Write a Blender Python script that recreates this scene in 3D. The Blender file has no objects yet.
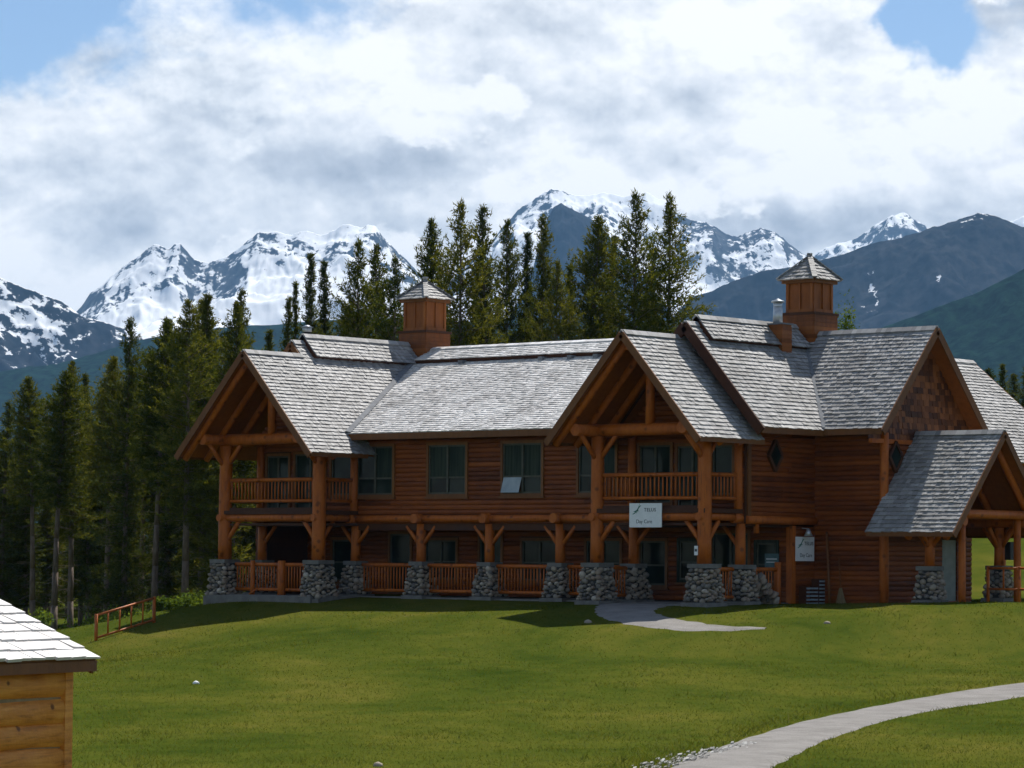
import bpy, math, random
import numpy as np
from mathutils import Vector, Matrix

random.seed(7)
RNG = np.random.default_rng(11)
S = bpy.context.scene
COL = S.collection
R = math.radians

# ------------------------------------------------------------------ camera
# world axes: x = along the lodge front (to the right), y = into the lodge, z = up; origin under a front post
FL = 3200.0
YAW, PITCH, ROLL = R(-41.1), math.atan((557 - 384) / FL), R(.46)


def cam_axes(yaw, pitch, roll):
    f0 = np.array([math.sin(yaw), math.cos(yaw), 0]); r0 = np.array([math.cos(yaw), -math.sin(yaw), 0]); z = np.array([0, 0, 1.])
    f = f0 * math.cos(pitch) + z * math.sin(pitch); u = -f0 * math.sin(pitch) + z * math.cos(pitch)
    return f, r0 * math.cos(roll) + u * math.sin(roll), -r0 * math.sin(roll) + u * math.cos(roll), f0, r0


CF, CR, CU, F0, R0 = cam_axes(YAW, PITCH, ROLL)


def ray(x, y):
    return CF + CR * (x - 512) / FL - CU * (y - 384) / FL


CAM = -ray(597, 604) * 105.0


def at(x, y, d):
    return CAM + ray(x, y) * d


def on(x, y, ax, val):
    d = ray(x, y); k = 'uvw'.index(ax)
    return CAM + d * (val - CAM[k]) / d[k]


cd = bpy.data.cameras.new('camera'); cam = bpy.data.objects.new('camera', cd); COL.objects.link(cam)
cd.sensor_width = 36; cd.lens = FL / 1024 * 36; cd.clip_start = .5; cd.clip_end = 60000
m = Matrix.Identity(4)
for i in range(3):
    m[i][0] = CR[i]; m[i][1] = CU[i]; m[i][2] = -CF[i]; m[i][3] = CAM[i]
cam.matrix_world = m
S.camera = cam

# ------------------------------------------------------------------ light and exposure
SUN_DIR = np.array([-.19, .62, 1.0]); SUN_DIR /= np.linalg.norm(SUN_DIR)
SUN_EL = math.asin(SUN_DIR[2]); SUN_AZ = math.atan2(SUN_DIR[0], SUN_DIR[1])
ld = bpy.data.lights.new('sun', 'SUN'); ld.energy = 5.0; ld.angle = R(.53); ld.color = (1, .955, .88)
lo = bpy.data.objects.new('sun', ld); COL.objects.link(lo)
lo.rotation_euler = Vector(-SUN_DIR).to_track_quat('-Z', 'Y').to_euler()
S.view_settings.view_transform = 'Standard'; S.view_settings.look = 'None'
S.view_settings.gamma = 1; S.view_settings.use_curve_mapping = False
S.view_settings.exposure = 0.35
S.cycles.use_denoising = True
S.cycles.use_adaptive_sampling = True; S.cycles.adaptive_threshold = .025
S.cycles.max_bounces = 5; S.cycles.diffuse_bounces = 3; S.cycles.glossy_bounces = 2
S.cycles.transmission_bounces = 3; S.cycles.volume_bounces = 0; S.cycles.transparent_max_bounces = 6
S.cycles.sample_clamp_indirect = 6


class NT:
    """small wrapper to write node trees as expressions"""
    def __init__(s, tree):
        s.t = tree; tree.nodes.clear()

    def n(s, typ, **kw):
        nd = s.t.nodes.new(typ)
        for k, v in kw.items():
            setattr(nd, k, v)
        return nd

    def put(s, sock, v):
        if isinstance(v, bpy.types.NodeSocket):
            s.t.links.new(v, sock)
        elif isinstance(v, (tuple, list)) and len(v) == 3 and sock.type == 'RGBA':
            sock.default_value = (*v, 1)
        else:
            sock.default_value = v

    def m(s, op, a, b=0.0, c=0.0, clamp=False):
        nd = s.n('ShaderNodeMath', operation=op, use_clamp=clamp)
        s.put(nd.inputs[0], a); s.put(nd.inputs[1], b); s.put(nd.inputs[2], c)
        return nd.outputs[0]

    def vm(s, op, a, b=(0, 0, 0), out=0):
        nd = s.n('ShaderNodeVectorMath', operation=op)
        s.put(nd.inputs[0], a)
        if op == 'SCALE':
            s.put(nd.inputs[3], b)
        else:
            s.put(nd.inputs[1], b)
        return nd.outputs['Value'] if op == 'DOT_PRODUCT' else nd.outputs[0]

    def noise(s, vec, scale, detail=4, rough=.5, dist=0.0, col=False):
        nd = s.n('ShaderNodeTexNoise'); s.put(nd.inputs['Vector'], vec)
        s.put(nd.inputs['Scale'], scale); s.put(nd.inputs['Detail'], detail); s.put(nd.inputs['Roughness'], rough); s.put(nd.inputs['Distortion'], dist)
        return nd.outputs['Color' if col else 'Fac']

    def ss(s, x, a, b):
        nd = s.n('ShaderNodeMapRange', interpolation_type='SMOOTHSTEP')
        s.put(nd.inputs[0], x); s.put(nd.inputs[1], a); s.put(nd.inputs[2], b); s.put(nd.inputs[3], 0.0); s.put(nd.inputs[4], 1.0)
        return nd.outputs[0]

    def mix(s, f, a, b):
        nd = s.n('ShaderNodeMix', data_type='RGBA')
        s.put(nd.inputs[0], f); s.put(nd.inputs[6], a); s.put(nd.inputs[7], b)
        return nd.outputs[2]

    def ramp(s, f, stops):
        nd = s.n('ShaderNodeValToRGB'); s.put(nd.inputs[0], f)
        e = nd.color_ramp.elements
        while len(e) < len(stops):
            e.new(.5)
        for k, (p, c) in enumerate(stops):
            e[k].position = p; e[k].color = (*c, 1)
        return nd.outputs[0]


# ------------------------------------------------------------------ world: blue sky with a bank of broken cumulus over the range
W = bpy.data.worlds.new('World'); S.world = W; W.use_nodes = True
n = NT(W.node_tree)
sky = n.n('ShaderNodeTexSky', sky_type='NISHITA', sun_disc=False, sun_elevation=SUN_EL, sun_rotation=SUN_AZ, altitude=2500, air_density=1.0, dust_density=.15, ozone_density=1.0)
SKY_STRENGTH = .095
dirv = n.n('ShaderNodeTexCoord').outputs['Generated']
az = n.m('ARCTAN2', n.vm('DOT_PRODUCT', dirv, tuple(R0)), n.vm('DOT_PRODUCT', dirv, tuple(F0)))
el = n.m('ARCSINE', n.vm('DOT_PRODUCT', dirv, (0, 0, 1)))
azd = n.m('MULTIPLY', az, 180 / math.pi); eld = n.m('MULTIPLY', el, 180 / math.pi)
# gentle warp so that no cloud edge is a clean curve
wv = n.noise(dirv, 22, 5, .6, col=True)
wsep = n.n('ShaderNodeSeparateXYZ'); n.put(wsep.inputs[0], wv)
azw = n.m('ADD', azd, n.m('MULTIPLY', n.m('SUBTRACT', wsep.outputs[0], .5), 3.0))
elw = n.m('ADD', eld, n.m('MULTIPLY', n.m('SUBTRACT', wsep.outputs[1], .5), 2.4))


def blob(px, py, rx, ry, rot=0):
    """gaussian patch of sky round the direction given in degrees (written here as photo pixels, 55.85 per degree)"""
    a0, e0 = (px - 512) / 55.85, (557 - py) / 55.85; ra, re = rx / 55.85, ry / 55.85
    c, s_ = math.cos(R(rot)), math.sin(R(rot))
    dx = n.m('SUBTRACT', azw, a0); dy = n.m('SUBTRACT', elw, e0)
    x = n.m('DIVIDE', n.m('ADD', n.m('MULTIPLY', dx, c), n.m('MULTIPLY', dy, s_)), ra)
    y = n.m('DIVIDE', n.m('SUBTRACT', n.m('MULTIPLY', dy, c), n.m('MULTIPLY', dx, s_)), re)
    r2 = n.m('ADD', n.m('MULTIPLY', x, x), n.m('MULTIPLY', y, y))
    return n.m('EXPONENT', n.m('MULTIPLY', r2, -1.0))


def total(lst):
    t = 0.0
    for wgt, b in lst:
        t = n.m('MULTIPLY_ADD', b, wgt, t)
    return t


dstretch = n.vm('MULTIPLY', dirv, (1, 1, 1.45))
SHIFT = tuple(float(c) for c in (R0 * .35 - F0 * .2 + np.array([0, 0, 1.0])))       # towards the lit tops of the clouds
big = n.noise(dstretch, 5.5, 5, .55)
puff = n.noise(dstretch, 11, 9, .5, .1)
puff_up = n.noise(n.vm('ADD', dstretch, tuple(c * .014 for c in SHIFT)), 11, 9, .5, .1)
small_ = n.noise(dstretch, 46, 8, .6)
small_up = n.noise(n.vm('ADD', dstretch, tuple(c * .0035 for c in SHIFT)), 46, 8, .6)
bank = n.m('EXPONENT', n.m('MULTIPLY', n.m('ADD', n.m('POWER', n.m('DIVIDE', azd, 30), 2.0), n.m('POWER', n.m('DIVIDE', n.m('SUBTRACT', eld, 4), 15), 2.0)), -1.0))
holes = total([(1.7, blob(-25, 0, 166, 86, 38)), (1.3, blob(926, 22, 50, 44, -20))])
cov = n.m('ADD', n.m('MULTIPLY', bank, .82), n.m('ADD', n.m('MULTIPLY', n.m('SUBTRACT', big, .55), 1.5), n.m('ADD', n.m('MULTIPLY', n.m('SUBTRACT', puff, .5), 1.5), n.m('MULTIPLY', n.m('SUBTRACT', small_, .5), .75))))
cov = n.m('SUBTRACT', cov, holes)
alpha = n.ss(cov, -.02, .42)
greys = total([(.42, blob(205, 122, 80, 36, 10)), (.42, blob(400, 172, 150, 34, 0)), (.30, blob(70, 190, 150, 50, 0)), (.34, blob(300, 222, 240, 22, 0)), (.22, blob(470, 60, 110, 26, 20)), (.34, blob(770, 238, 120, 22, 0)),
               (-.40, blob(330, 62, 160, 30, -18)), (-.30, blob(255, 108, 40, 14)), (-.35, blob(590, 190, 150, 30)), (-.3, blob(850, 130, 110, 60)), (-.25, blob(700, 60, 120, 50)), (-.2, blob(60, 290, 90, 36))])
relief = n.m('ADD', n.m('MULTIPLY', n.m('SUBTRACT', puff, puff_up), 4.2), n.m('MULTIPLY', n.m('SUBTRACT', small_, small_up), 1.1))
lum = n.m('SUBTRACT', n.m('ADD', n.m('ADD', .79, relief), n.m('MULTIPLY', n.m('SUBTRACT', puff, .5), .55)), greys)
ccol = n.ramp(lum, [(0.0, (.40, .44, .50)), (.35, (.56, .60, .655)), (.65, (.76, .79, .825)), (1.0, (1.0, 1.0, 1.0))])
frn = n.noise(n.vm('ADD', dstretch, (.31, .17, .05)), 8.5, 11, .56, .0)
frn_up = n.noise(n.vm('ADD', dstretch, tuple(a + c * .011 for a, c in zip((.31, .17, .05), SHIFT))), 8.5, 11, .56, .0)
front = n.m('MULTIPLY', n.ss(n.m('SUBTRACT', frn, n.m('MULTIPLY', greys, .10)), .490, .520), .95)
flum = n.m('ADD', n.m('ADD', .92, n.m('MULTIPLY', n.m('SUBTRACT', frn, frn_up), 5.5)), n.m('SUBTRACT', n.m('MULTIPLY', n.m('SUBTRACT', small_, small_up), 1.5), n.m('ADD', n.m('MULTIPLY', n.m('SUBTRACT', frn, .5), 1.7), n.m('MULTIPLY', greys, .45))))
fcol = n.ramp(flum, [(0.0, (.40, .44, .50)), (.35, (.58, .62, .67)), (.65, (.79, .82, .85)), (1.0, (1.0, 1.0, 1.0))])
ccol = n.mix(front, ccol, fcol)
bg1 = n.n('ShaderNodeBackground'); n.put(bg1.inputs[0], sky.outputs[0]); bg1.inputs[1].default_value = SKY_STRENGTH
bg2 = n.n('ShaderNodeBackground'); n.put(bg2.inputs[0], ccol); bg2.inputs[1].default_value = .98
mx = n.n('ShaderNodeMixShader'); n.put(mx.inputs[0], n.m('MULTIPLY', alpha, .97)); n.put(mx.inputs[1], bg1.outputs[0]); n.put(mx.inputs[2], bg2.outputs[0])
wo = n.n('ShaderNodeOutputWorld'); n.put(wo.inputs[0], mx.outputs[0])

# ------------------------------------------------------------------ materials
MATS = {}


def mat(name, fn, rough=.7, bump=0.0, bscale=20, spec=.3, **kw):
    mt = bpy.data.materials.new(name); mt.use_nodes = True
    q = NT(mt.node_tree)
    p = q.n('ShaderNodeBsdfPrincipled'); o = q.n('ShaderNodeOutputMaterial')
    q.put(o.inputs[0], p.outputs[0])
    pos = q.n('ShaderNodeNewGeometry')
    q.pos = pos.outputs['Position']; q.isl = pos.outputs['Random Per Island']; q.geo = pos
    q.p = p; q.o = o
    q.put(p.inputs['Base Color'], fn(q)); q.put(p.inputs['Roughness'], rough); p.inputs['Specular IOR Level'].default_value = spec
    for k, v in kw.items():
        q.put(p.inputs[k], v)
    if bump:
        b = q.n('ShaderNodeBump'); b.inputs['Strength'].default_value = bump; b.inputs['Distance'].default_value = .03
        q.put(b.inputs['Height'], q.noise(q.pos, bscale, 5, .6)); q.put(p.inputs['Normal'], b.outputs[0])
    MATS[name] = mt
    return mt


def woodcol(dark, mid, light, sc=(1, 1, 1), freq=6, isl=.45, knots=0):
    def f(q):
        v = q.vm('MULTIPLY', q.pos, sc)
        a = q.noise(v, freq, 5, .62)
        b = q.noise(q.pos, 1.1, 3, .5)
        t = q.m('ADD', q.m('MULTIPLY', a, .55), q.m('MULTIPLY', b, .35))
        t = q.m('ADD', t, q.m('MULTIPLY', q.m('SUBTRACT', q.isl, .5), isl))
        c = q.ramp(t, [(.15, dark), (.48, mid), (.85, light)])
        if knots:
            vo = q.n('ShaderNodeTexVoronoi', feature='F1'); vo.inputs['Scale'].default_value = knots; q.put(vo.inputs['Vector'], q.pos)
            c = q.mix(q.m('MULTIPLY', q.m('SUBTRACT', 1.0, q.ss(vo.outputs['Distance'], .10, .26)), .75), c, dark)
            ck = q.ss(q.noise(q.vm('MULTIPLY', q.pos, (9, 9, .5)), 2.2, 4, .6), .60, .70)
            c = q.mix(q.m('MULTIPLY', ck, .55), c, dark)
        return c
    return f


M_LOG = mat('stained_log', woodcol((.10, .020, .002), (.40, .098, .010), (.58, .180, .024), (1, 1, .3), 7, .45, 2.6), .55, .35, 14)
M_SIDE = mat('stained_siding', woodcol((.072, .015, .003), (.200, .046, .006), (.34, .092, .013), (.6, .6, 3), 4, .36), .6, .3, 16)
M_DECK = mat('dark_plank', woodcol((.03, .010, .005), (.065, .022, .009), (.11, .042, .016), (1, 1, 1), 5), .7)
M_TRIM = mat('trim_board', woodcol((.075, .026, .007), (.16, .06, .016), (.26, .105, .03), (1, 1, .3), 7), .6, .2, 20)
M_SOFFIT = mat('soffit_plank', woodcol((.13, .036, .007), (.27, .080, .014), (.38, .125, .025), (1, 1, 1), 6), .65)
def shedlog(q):
    al = q.vm('DOT_PRODUCT', q.pos, (math.sin(YAW + R(28)), math.cos(YAW + R(28)), 0)); sp = q.n('ShaderNodeSeparateXYZ'); q.put(sp.inputs[0], q.pos)
    cb = q.n('ShaderNodeCombineXYZ'); q.put(cb.inputs[0], q.m('MULTIPLY', al, 1.6)); q.put(cb.inputs[1], q.m('MULTIPLY', sp.outputs[2], 16)); q.put(cb.inputs[2], q.isl)
    g = q.noise(cb.outputs[0], 1.6, 6, .65, .6); b = q.noise(q.pos, 2.2, 4, .6)
    t = q.m('ADD', q.m('MULTIPLY', g, .6), q.m('ADD', q.m('MULTIPLY', b, .35), q.m('MULTIPLY', q.m('SUBTRACT', q.isl, .5), .22)))
    c = q.ramp(t, [(.28, (.20, .062, .010)), (.45, (.60, .215, .030)), (.62, (.78, .335, .058)), (.8, (.84, .45, .12))])
    vo = q.n('ShaderNodeTexVoronoi', feature='F1'); vo.inputs['Scale'].default_value = 3.6; q.put(vo.inputs['Vector'], q.pos)
    kn = q.m('SUBTRACT', 1.0, q.ss(vo.outputs['Distance'], .07, .14))
    return q.mix(q.m('MULTIPLY', kn, .85), c, (.09, .03, .008))


M_SHEDLOG = mat('pale_log', shedlog, .6, .35, 24)
M_CHINK = mat('chinking', lambda q: q.ramp(q.noise(q.pos, 9, 4, .6), [(.3, (.22, .16, .08)), (.7, (.34, .26, .14))]), .85)
M_CUP = mat('cupola_board', woodcol((.10, .028, .006), (.23, .068, .012), (.34, .115, .026), (1, 1, .3), 6), .6)


def shakecol(lo_, mid, hi, brown, wear=.6):
    def f(q):
        t = q.m('ADD', q.m('MULTIPLY', q.isl, .40), q.m('MULTIPLY', q.noise(q.vm('MULTIPLY', q.pos, (1, 1, 1)), wear, 4, .55), .80))
        c = q.ramp(t, [(.22, lo_), (.55, mid), (.95, hi)])
        w = q.ss(q.noise(q.pos, 23, 3, .6), .5, .75)
        c = q.mix(q.m('MULTIPLY', w, .35), c, brown)
        return c
    return f


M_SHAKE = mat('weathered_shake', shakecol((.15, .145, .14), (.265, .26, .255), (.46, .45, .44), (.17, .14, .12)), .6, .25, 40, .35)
M_SHAKEB = mat('sunlit_tone_shake', shakecol((.32, .305, .29), (.60, .58, .56), (.85, .835, .815), (.30, .24, .19)), .42, .25, 40, .7)  # same shakes as the other roofs, paler so the colour carries sun glare
M_WALLSHAKE = mat('stained_shingle', woodcol((.07, .02, .006), (.15, .045, .012), (.25, .085, .025), (1, 1, 1), 4, 1.1), .65)
M_STONE = mat('river_stone', lambda q: q.mix(q.m('MULTIPLY', q.noise(q.pos, 14, 4, .6), .5), q.ramp(q.isl, [(.0, (.11, .10, .092)), (.3, (.22, .20, .17)), (.55, (.40, .335, .25)), (.75, (.26, .18, .125)), (1.0, (.58, .52, .43))]), (.14, .125, .11)), .75, .4, 25)
M_MORTAR = mat('mortar', lambda q: q.ramp(q.noise(q.pos, 8, 4, .6), [(.3, (.035, .034, .033)), (.7, (.07, .068, .064))]), .9)
M_CONC = mat('concrete', lambda q: q.ramp(q.noise(q.pos, 3, 6, .65), [(.3, (.11, .105, .095)), (.7, (.20, .19, .175))]), .9, .3, 18)
M_GLASS = mat('window_glass', lambda q: q.ramp(q.noise(q.pos, 1.3, 2, .5), [(.35, (.006, .010, .008)), (.65, (.022, .034, .026))]), .08, spec=.10)
M_CURTAIN = mat('curtained_glass', lambda q: q.ramp(q.noise(q.vm('MULTIPLY', q.pos, (6, 6, .4)), 2, 2, .5), [(.3, (.014, .024, .018)), (.7, (.042, .056, .04))]), .3, spec=.06)
M_GFRAME = mat('green_window_frame', lambda q: q.ramp(q.noise(q.pos, 5, 2, .5), [(.3, (.05, .055, .04)), (.7, (.09, .085, .06))]), .5)
M_METAL = mat('galvanised_metal', lambda q: q.ramp(q.noise(q.pos, 6, 4, .6), [(.3, (.38, .40, .42)), (.7, (.58, .60, .62))]), .4, Metallic=.6)
M_FLASH = mat('lead_flashing', lambda q: q.ramp(q.noise(q.pos, 4, 4, .6), [(.3, (.12, .125, .135)), (.7, (.20, .21, .225))]), .85)
M_WHITE = mat('painted_board', lambda q: q.ramp(q.noise(q.pos, 5, 3, .5), [(.3, (.74, .76, .76)), (.7, (.82, .83, .83))]), .5)
M_GREENINK = mat('green_print', lambda q: q.ramp(q.noise(q.pos, 5, 2, .5), [(.3, (.03, .17, .12)), (.7, (.04, .20, .14))]), .6)
M_DARKINK = mat('dark_print', lambda q: q.ramp(q.noise(q.pos, 5, 2, .5), [(.3, (.025, .04, .045)), (.7, (.04, .055, .06))]), .6)
M_BLACK = mat('black_box', lambda q: q.ramp(q.noise(q.pos, 5, 2, .5), [(.3, (.012, .012, .013)), (.7, (.025, .025, .026))]), .5)
M_NOTICE = mat('teal_notice', lambda q: q.ramp(q.noise(q.pos, 9, 2, .5), [(.3, (.06, .12, .14)), (.7, (.10, .18, .20))]), .5)
M_BARK = mat('pine_bark', lambda q: q.ramp(q.noise(q.vm('MULTIPLY', q.pos, (1, 1, .25)), 9, 5, .65), [(.3, (.07, .05, .036)), (.65, (.19, .145, .11)), (.9, (.30, .25, .20))]), .9, .5, 14)
M_GRAVEL = mat('gravel', lambda q: q.ramp(q.m('ADD', q.m('MULTIPLY', q.noise(q.pos, 40, 3, .7), .6), q.m('MULTIPLY', q.noise(q.pos, 1.2, 4, .6), .45)), [(.32, (.11, .10, .09)), (.52, (.20, .187, .172)), (.75, (.31, .295, .275))]), .95, .6, 45)
M_PEBBLE = mat('pale_pebble', lambda q: q.ramp(q.isl, [(.0, (.14, .135, .125)), (.6, (.28, .27, .25)), (1.0, (.5, .49, .46))]), .85)


def foliage(name, c0, c1, c2, trans=.32, tint=(1.5, 1.25, .5)):
    mt = bpy.data.materials.new(name); mt.use_nodes = True
    q = NT(mt.node_tree); g = q.n('ShaderNodeNewGeometry'); oi = q.n('ShaderNodeObjectInfo')
    t = q.m('ADD', q.m('MULTIPLY', g.outputs['Random Per Island'], .55), q.m('MULTIPLY', q.noise(g.outputs['Position'], .8, 3, .6), .45))
    t = q.m('ADD', t, q.m('MULTIPLY', q.m('SUBTRACT', oi.outputs['Random'], .5), .35))
    c = q.ramp(t, [(.2, c0), (.5, c1), (.9, c2)])
    d = q.n('ShaderNodeBsdfDiffuse'); q.put(d.inputs[0], c)
    tr = q.n('ShaderNodeBsdfTranslucent'); q.put(tr.inputs[0], q.vm('MULTIPLY', c, tint))
    gl = q.n('ShaderNodeBsdfGlossy'); gl.inputs['Roughness'].default_value = .5; q.put(gl.inputs[0], (.5, .5, .45))
    m1 = q.n('ShaderNodeMixShader'); m1.inputs[0].default_value = trans; q.put(m1.inputs[1], d.outputs[0]); q.put(m1.inputs[2], tr.outputs[0])
    m2 = q.n('ShaderNodeMixShader'); m2.inputs[0].default_value = .006; q.put(m2.inputs[1], m1.outputs[0]); q.put(m2.inputs[2], gl.outputs[0])
    o = q.n('ShaderNodeOutputMaterial'); q.put(o.inputs[0], m2.outputs[0])
    return mt


M_NEEDLE = foliage('pine_needles', (.030, .050, .011), (.074, .094, .018), (.155, .160, .034), .42)
M_NEEDLE2 = foliage('spruce_needles', (.020, .036, .012), (.050, .070, .018), (.105, .118, .030), .38)
M_YOUNG = foliage('young_needles', (.04, .06, .012), (.09, .11, .02), (.16, .16, .035), .4)
M_LEAF = foliage('shrub_leaves', (.05, .09, .015), (.10, .16, .03), (.17, .24, .05), .45)
M_DEADTWIG = mat('dead_twigs', lambda q: q.ramp(q.isl, [(.0, (.05, .04, .035)), (1.0, (.16, .14, .12))]), .9)


# ------------------------------------------------------------------ mesh helpers
class MB:
    def __init__(s):
        s.v = []; s.f = []; s.sm = []

    def add(s, vs, fs, smooth=False):
        o = len(s.v); s.v += [tuple(map(float, p)) for p in vs]
        s.f += [tuple(i + o for i in f) for f in fs]; s.sm += [smooth] * len(fs)
        return s

    def box(s, lo_, hi):
        x0, y0, z0 = lo_; x1, y1, z1 = hi
        return s.add([(x0, y0, z0), (x1, y0, z0), (x1, y1, z0), (x0, y1, z0), (x0, y0, z1), (x1, y0, z1), (x1, y1, z1), (x0, y1, z1)],
                     [(0, 3, 2, 1), (4, 5, 6, 7), (0, 1, 5, 4), (1, 2, 6, 5), (2, 3, 7, 6), (3, 0, 4, 7)])

    def obox(s, c, ex, ey, ez):
        """box from its centre and three half-edge vectors"""
        c, ex, ey, ez = (np.asarray(a, float) for a in (c, ex, ey, ez))
        p = [c + a * ex + b * ey + d * ez for d in (-1, 1) for a, b in ((-1, -1), (1, -1), (1, 1), (-1, 1))]
        return s.add(p, [(0, 3, 2, 1), (4, 5, 6, 7), (0, 1, 5, 4), (1, 2, 6, 5), (2, 3, 7, 6), (3, 0, 4, 7)])

    def bar(s, p0, p1, w, h, up=(0, 0, 1)):
        p0, p1, up = (np.asarray(a, float) for a in (p0, p1, up)); d = p1 - p0; L = np.linalg.norm(d); d /= L
        sx = np.cross(d, up); sx /= np.linalg.norm(sx); uz = np.cross(sx, d)
        return s.obox((p0 + p1) / 2, d * L / 2, sx * w / 2, uz * h / 2)

    def log(s, p0, p1, r0, r1=None, seg=10, rings=5, jit=.035, seed=None):
        rr = random.Random(seed if seed is not None else hash((round(p0[0], 2), round(p0[2], 2), round(p1[1], 2))))
        r1 = r0 if r1 is None else r1
        p0, p1 = np.asarray(p0, float), np.asarray(p1, float); d = p1 - p0; L = np.linalg.norm(d); d /= L
        a = np.cross(d, (0, 0, 1) if abs(d[2]) < .9 else (1, 0, 0)); a /= np.linalg.norm(a); b = np.cross(d, a)
        vs = []; fs = []
        for k in range(rings):
            t = k / (rings - 1); off = (a * rr.uniform(-1, 1) + b * rr.uniform(-1, 1)) * r0 * jit
            for j in range(seg):
                th = 2 * math.pi * j / seg; r = (r0 + (r1 - r0) * t) * (1 + rr.uniform(-1, 1) * jit)
                vs.append(p0 + d * L * t + off + (a * math.cos(th) + b * math.sin(th)) * r)
        for k in range(rings - 1):
            for j in range(seg):
                fs.append((k * seg + j, k * seg + (j + 1) % seg, (k + 1) * seg + (j + 1) % seg, (k + 1) * seg + j))
        s.add(vs, fs, True)
        o = len(s.v) - rings * seg
        s.f.append(tuple(o + j for j in reversed(range(seg)))); s.sm.append(False)
        s.f.append(tuple(o + (rings - 1) * seg + j for j in range(seg))); s.sm.append(False)
        return s

    def poly(s, pts, ext):
        """prism: polygon swept by the vector ext"""
        k = len(pts); e = np.asarray(ext, float)
        return s.add(list(pts) + [np.asarray(p, float) + e for p in pts],
                     [tuple(reversed(range(k))), tuple(range(k, 2 * k))] + [(i, (i + 1) % k, (i + 1) % k + k, i + k) for i in range(k)])

    def mesh(s, name, material):
        me = bpy.data.meshes.new(name); me.from_pydata(s.v, [], s.f)
        me.polygons.foreach_set('use_smooth', s.sm); me.materials.append(material); me.update()
        return me

    def build(s, name, material, parent=None, kind=None, label=None):
        return obj(name, s.mesh(name, material), parent, kind, label)


def obj(name, data, parent=None, kind=None, label=None):
    o = bpy.data.objects.new(name, data); COL.objects.link(o); o.parent = parent
    if kind:
        o['kind'] = kind
    if label:
        o['label'] = label
    return o


def thing(name, label, cat, loc=(0, 0, 0), rz=0, group=None, data=None):
    o = bpy.data.objects.new(name, data); COL.objects.link(o); o.location = loc; o.rotation_euler = (0, 0, rz)
    o['label'] = label; o['category'] = cat
    if group:
        o['group'] = group
    return o


def np_mesh(name, v, f, material, smooth=False):
    v = np.ascontiguousarray(v, np.float32); f = np.ascontiguousarray(f, np.int32); k = f.shape[1]
    me = bpy.data.meshes.new(name)
    me.vertices.add(len(v)); me.vertices.foreach_set('co', v.ravel())
    me.loops.add(f.size); me.loops.foreach_set('vertex_index', f.ravel())
    me.polygons.add(len(f)); me.polygons.foreach_set('loop_start', np.arange(0, f.size, k, dtype=np.int32))
    me.polygons.foreach_set('use_smooth', np.full(len(f), smooth)); me.materials.append(material)
    me.update(calc_edges=True)
    return me


# ------------------------------------------------------------------ terrain
EYE = CAM[2]


def st(p):
    """ground distance along / across the view of a world point"""
    return (np.asarray(p)[..., 0] - CAM[0]) * F0[0] + (np.asarray(p)[..., 1] - CAM[1]) * F0[1], (np.asarray(p)[..., 0] - CAM[0]) * R0[0] + (np.asarray(p)[..., 1] - CAM[1]) * R0[1]


ctrl = []
for u in (-17, -12, -7, -2, 3):
    for v in (1, 7, 13):
        ctrl.append((u, v, 0.02))
for u in (8, 12):
    for v in (3.5, 7, 12):
        ctrl.append((u, v, .12 + .02 * (u - 8)))
ctrl += [(-19.2, -1.2, -.42), (-12.8, -1.2, -.28), (-7, -.6, -.08), (0, -1.3, -.03), (4.4, -1.3, -.02), (7, 2.5, .02),
         (-4.8, -2.8, -.36), (-10, -2.9, -.42), (3.95, -7.2, -.58), (.4, -5.0, -.42), (6.4, -5.0, -.36), (9.1, 1, -.12), (12, 0, -.1),
         (-13.4, -7.4, -1.0), (-17.3, -5.1, -1.02), (-21, 4, -1.3), (-24, 10, -2.0), (-24, 20, -1.8), (-8, 24, .3), (6, 26, .5)]
for x in (40, 260, 500, 740, 980):
    for y, d in ((650, 92), (675, 82), (705, 71), (735, 60), (768, 49), (800, 40), (860, 32)):
        if x == 40 and y < 700:
            continue
        ctrl.append(tuple(at(x, y, d)))
ctrl += [tuple(at(*a)) for a in ((97, 641, 110), (150, 624, 112), (60, 660, 106), (0, 672, 100), (30, 612, 165), (0, 640, 135), (120, 640, 125), (-200, 690, 100), (-200, 620, 150),
                                 (1010, 596, 110), (1015, 566, 128), (1015, 536, 145), (1015, 500, 175), (1300, 590, 110), (1300, 540, 140), (1300, 500, 180), (850, 545, 170), (500, 560, 190), (150, 590, 190), (1250, 640, 92), (1250, 700, 70), (1250, 780, 48), (-250, 760, 50), (-250, 700, 75))]
for a in range(0, 360, 40):
    ctrl.append((CAM[0] + F0[0] * 80 + 260 * math.cos(R(a)), CAM[1] + F0[1] * 80 + 260 * math.sin(R(a)), -2.0))
CT = np.array(ctrl)


def _k(d2):
    return np.where(d2 > 1e-9, d2 * np.log(np.maximum(d2, 1e-9)) * .5, 0)


_P = CT[:, :2] / 50.
_A = _k(((_P[:, None] - _P[None]) ** 2).sum(-1)) + np.eye(len(_P)) * .004
_Q = np.c_[np.ones(len(_P)), _P]
_M = np.block([[_A, _Q], [_Q.T, np.zeros((3, 3))]])
_S = np.linalg.solve(_M, np.r_[CT[:, 2], 0, 0, 0])


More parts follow.
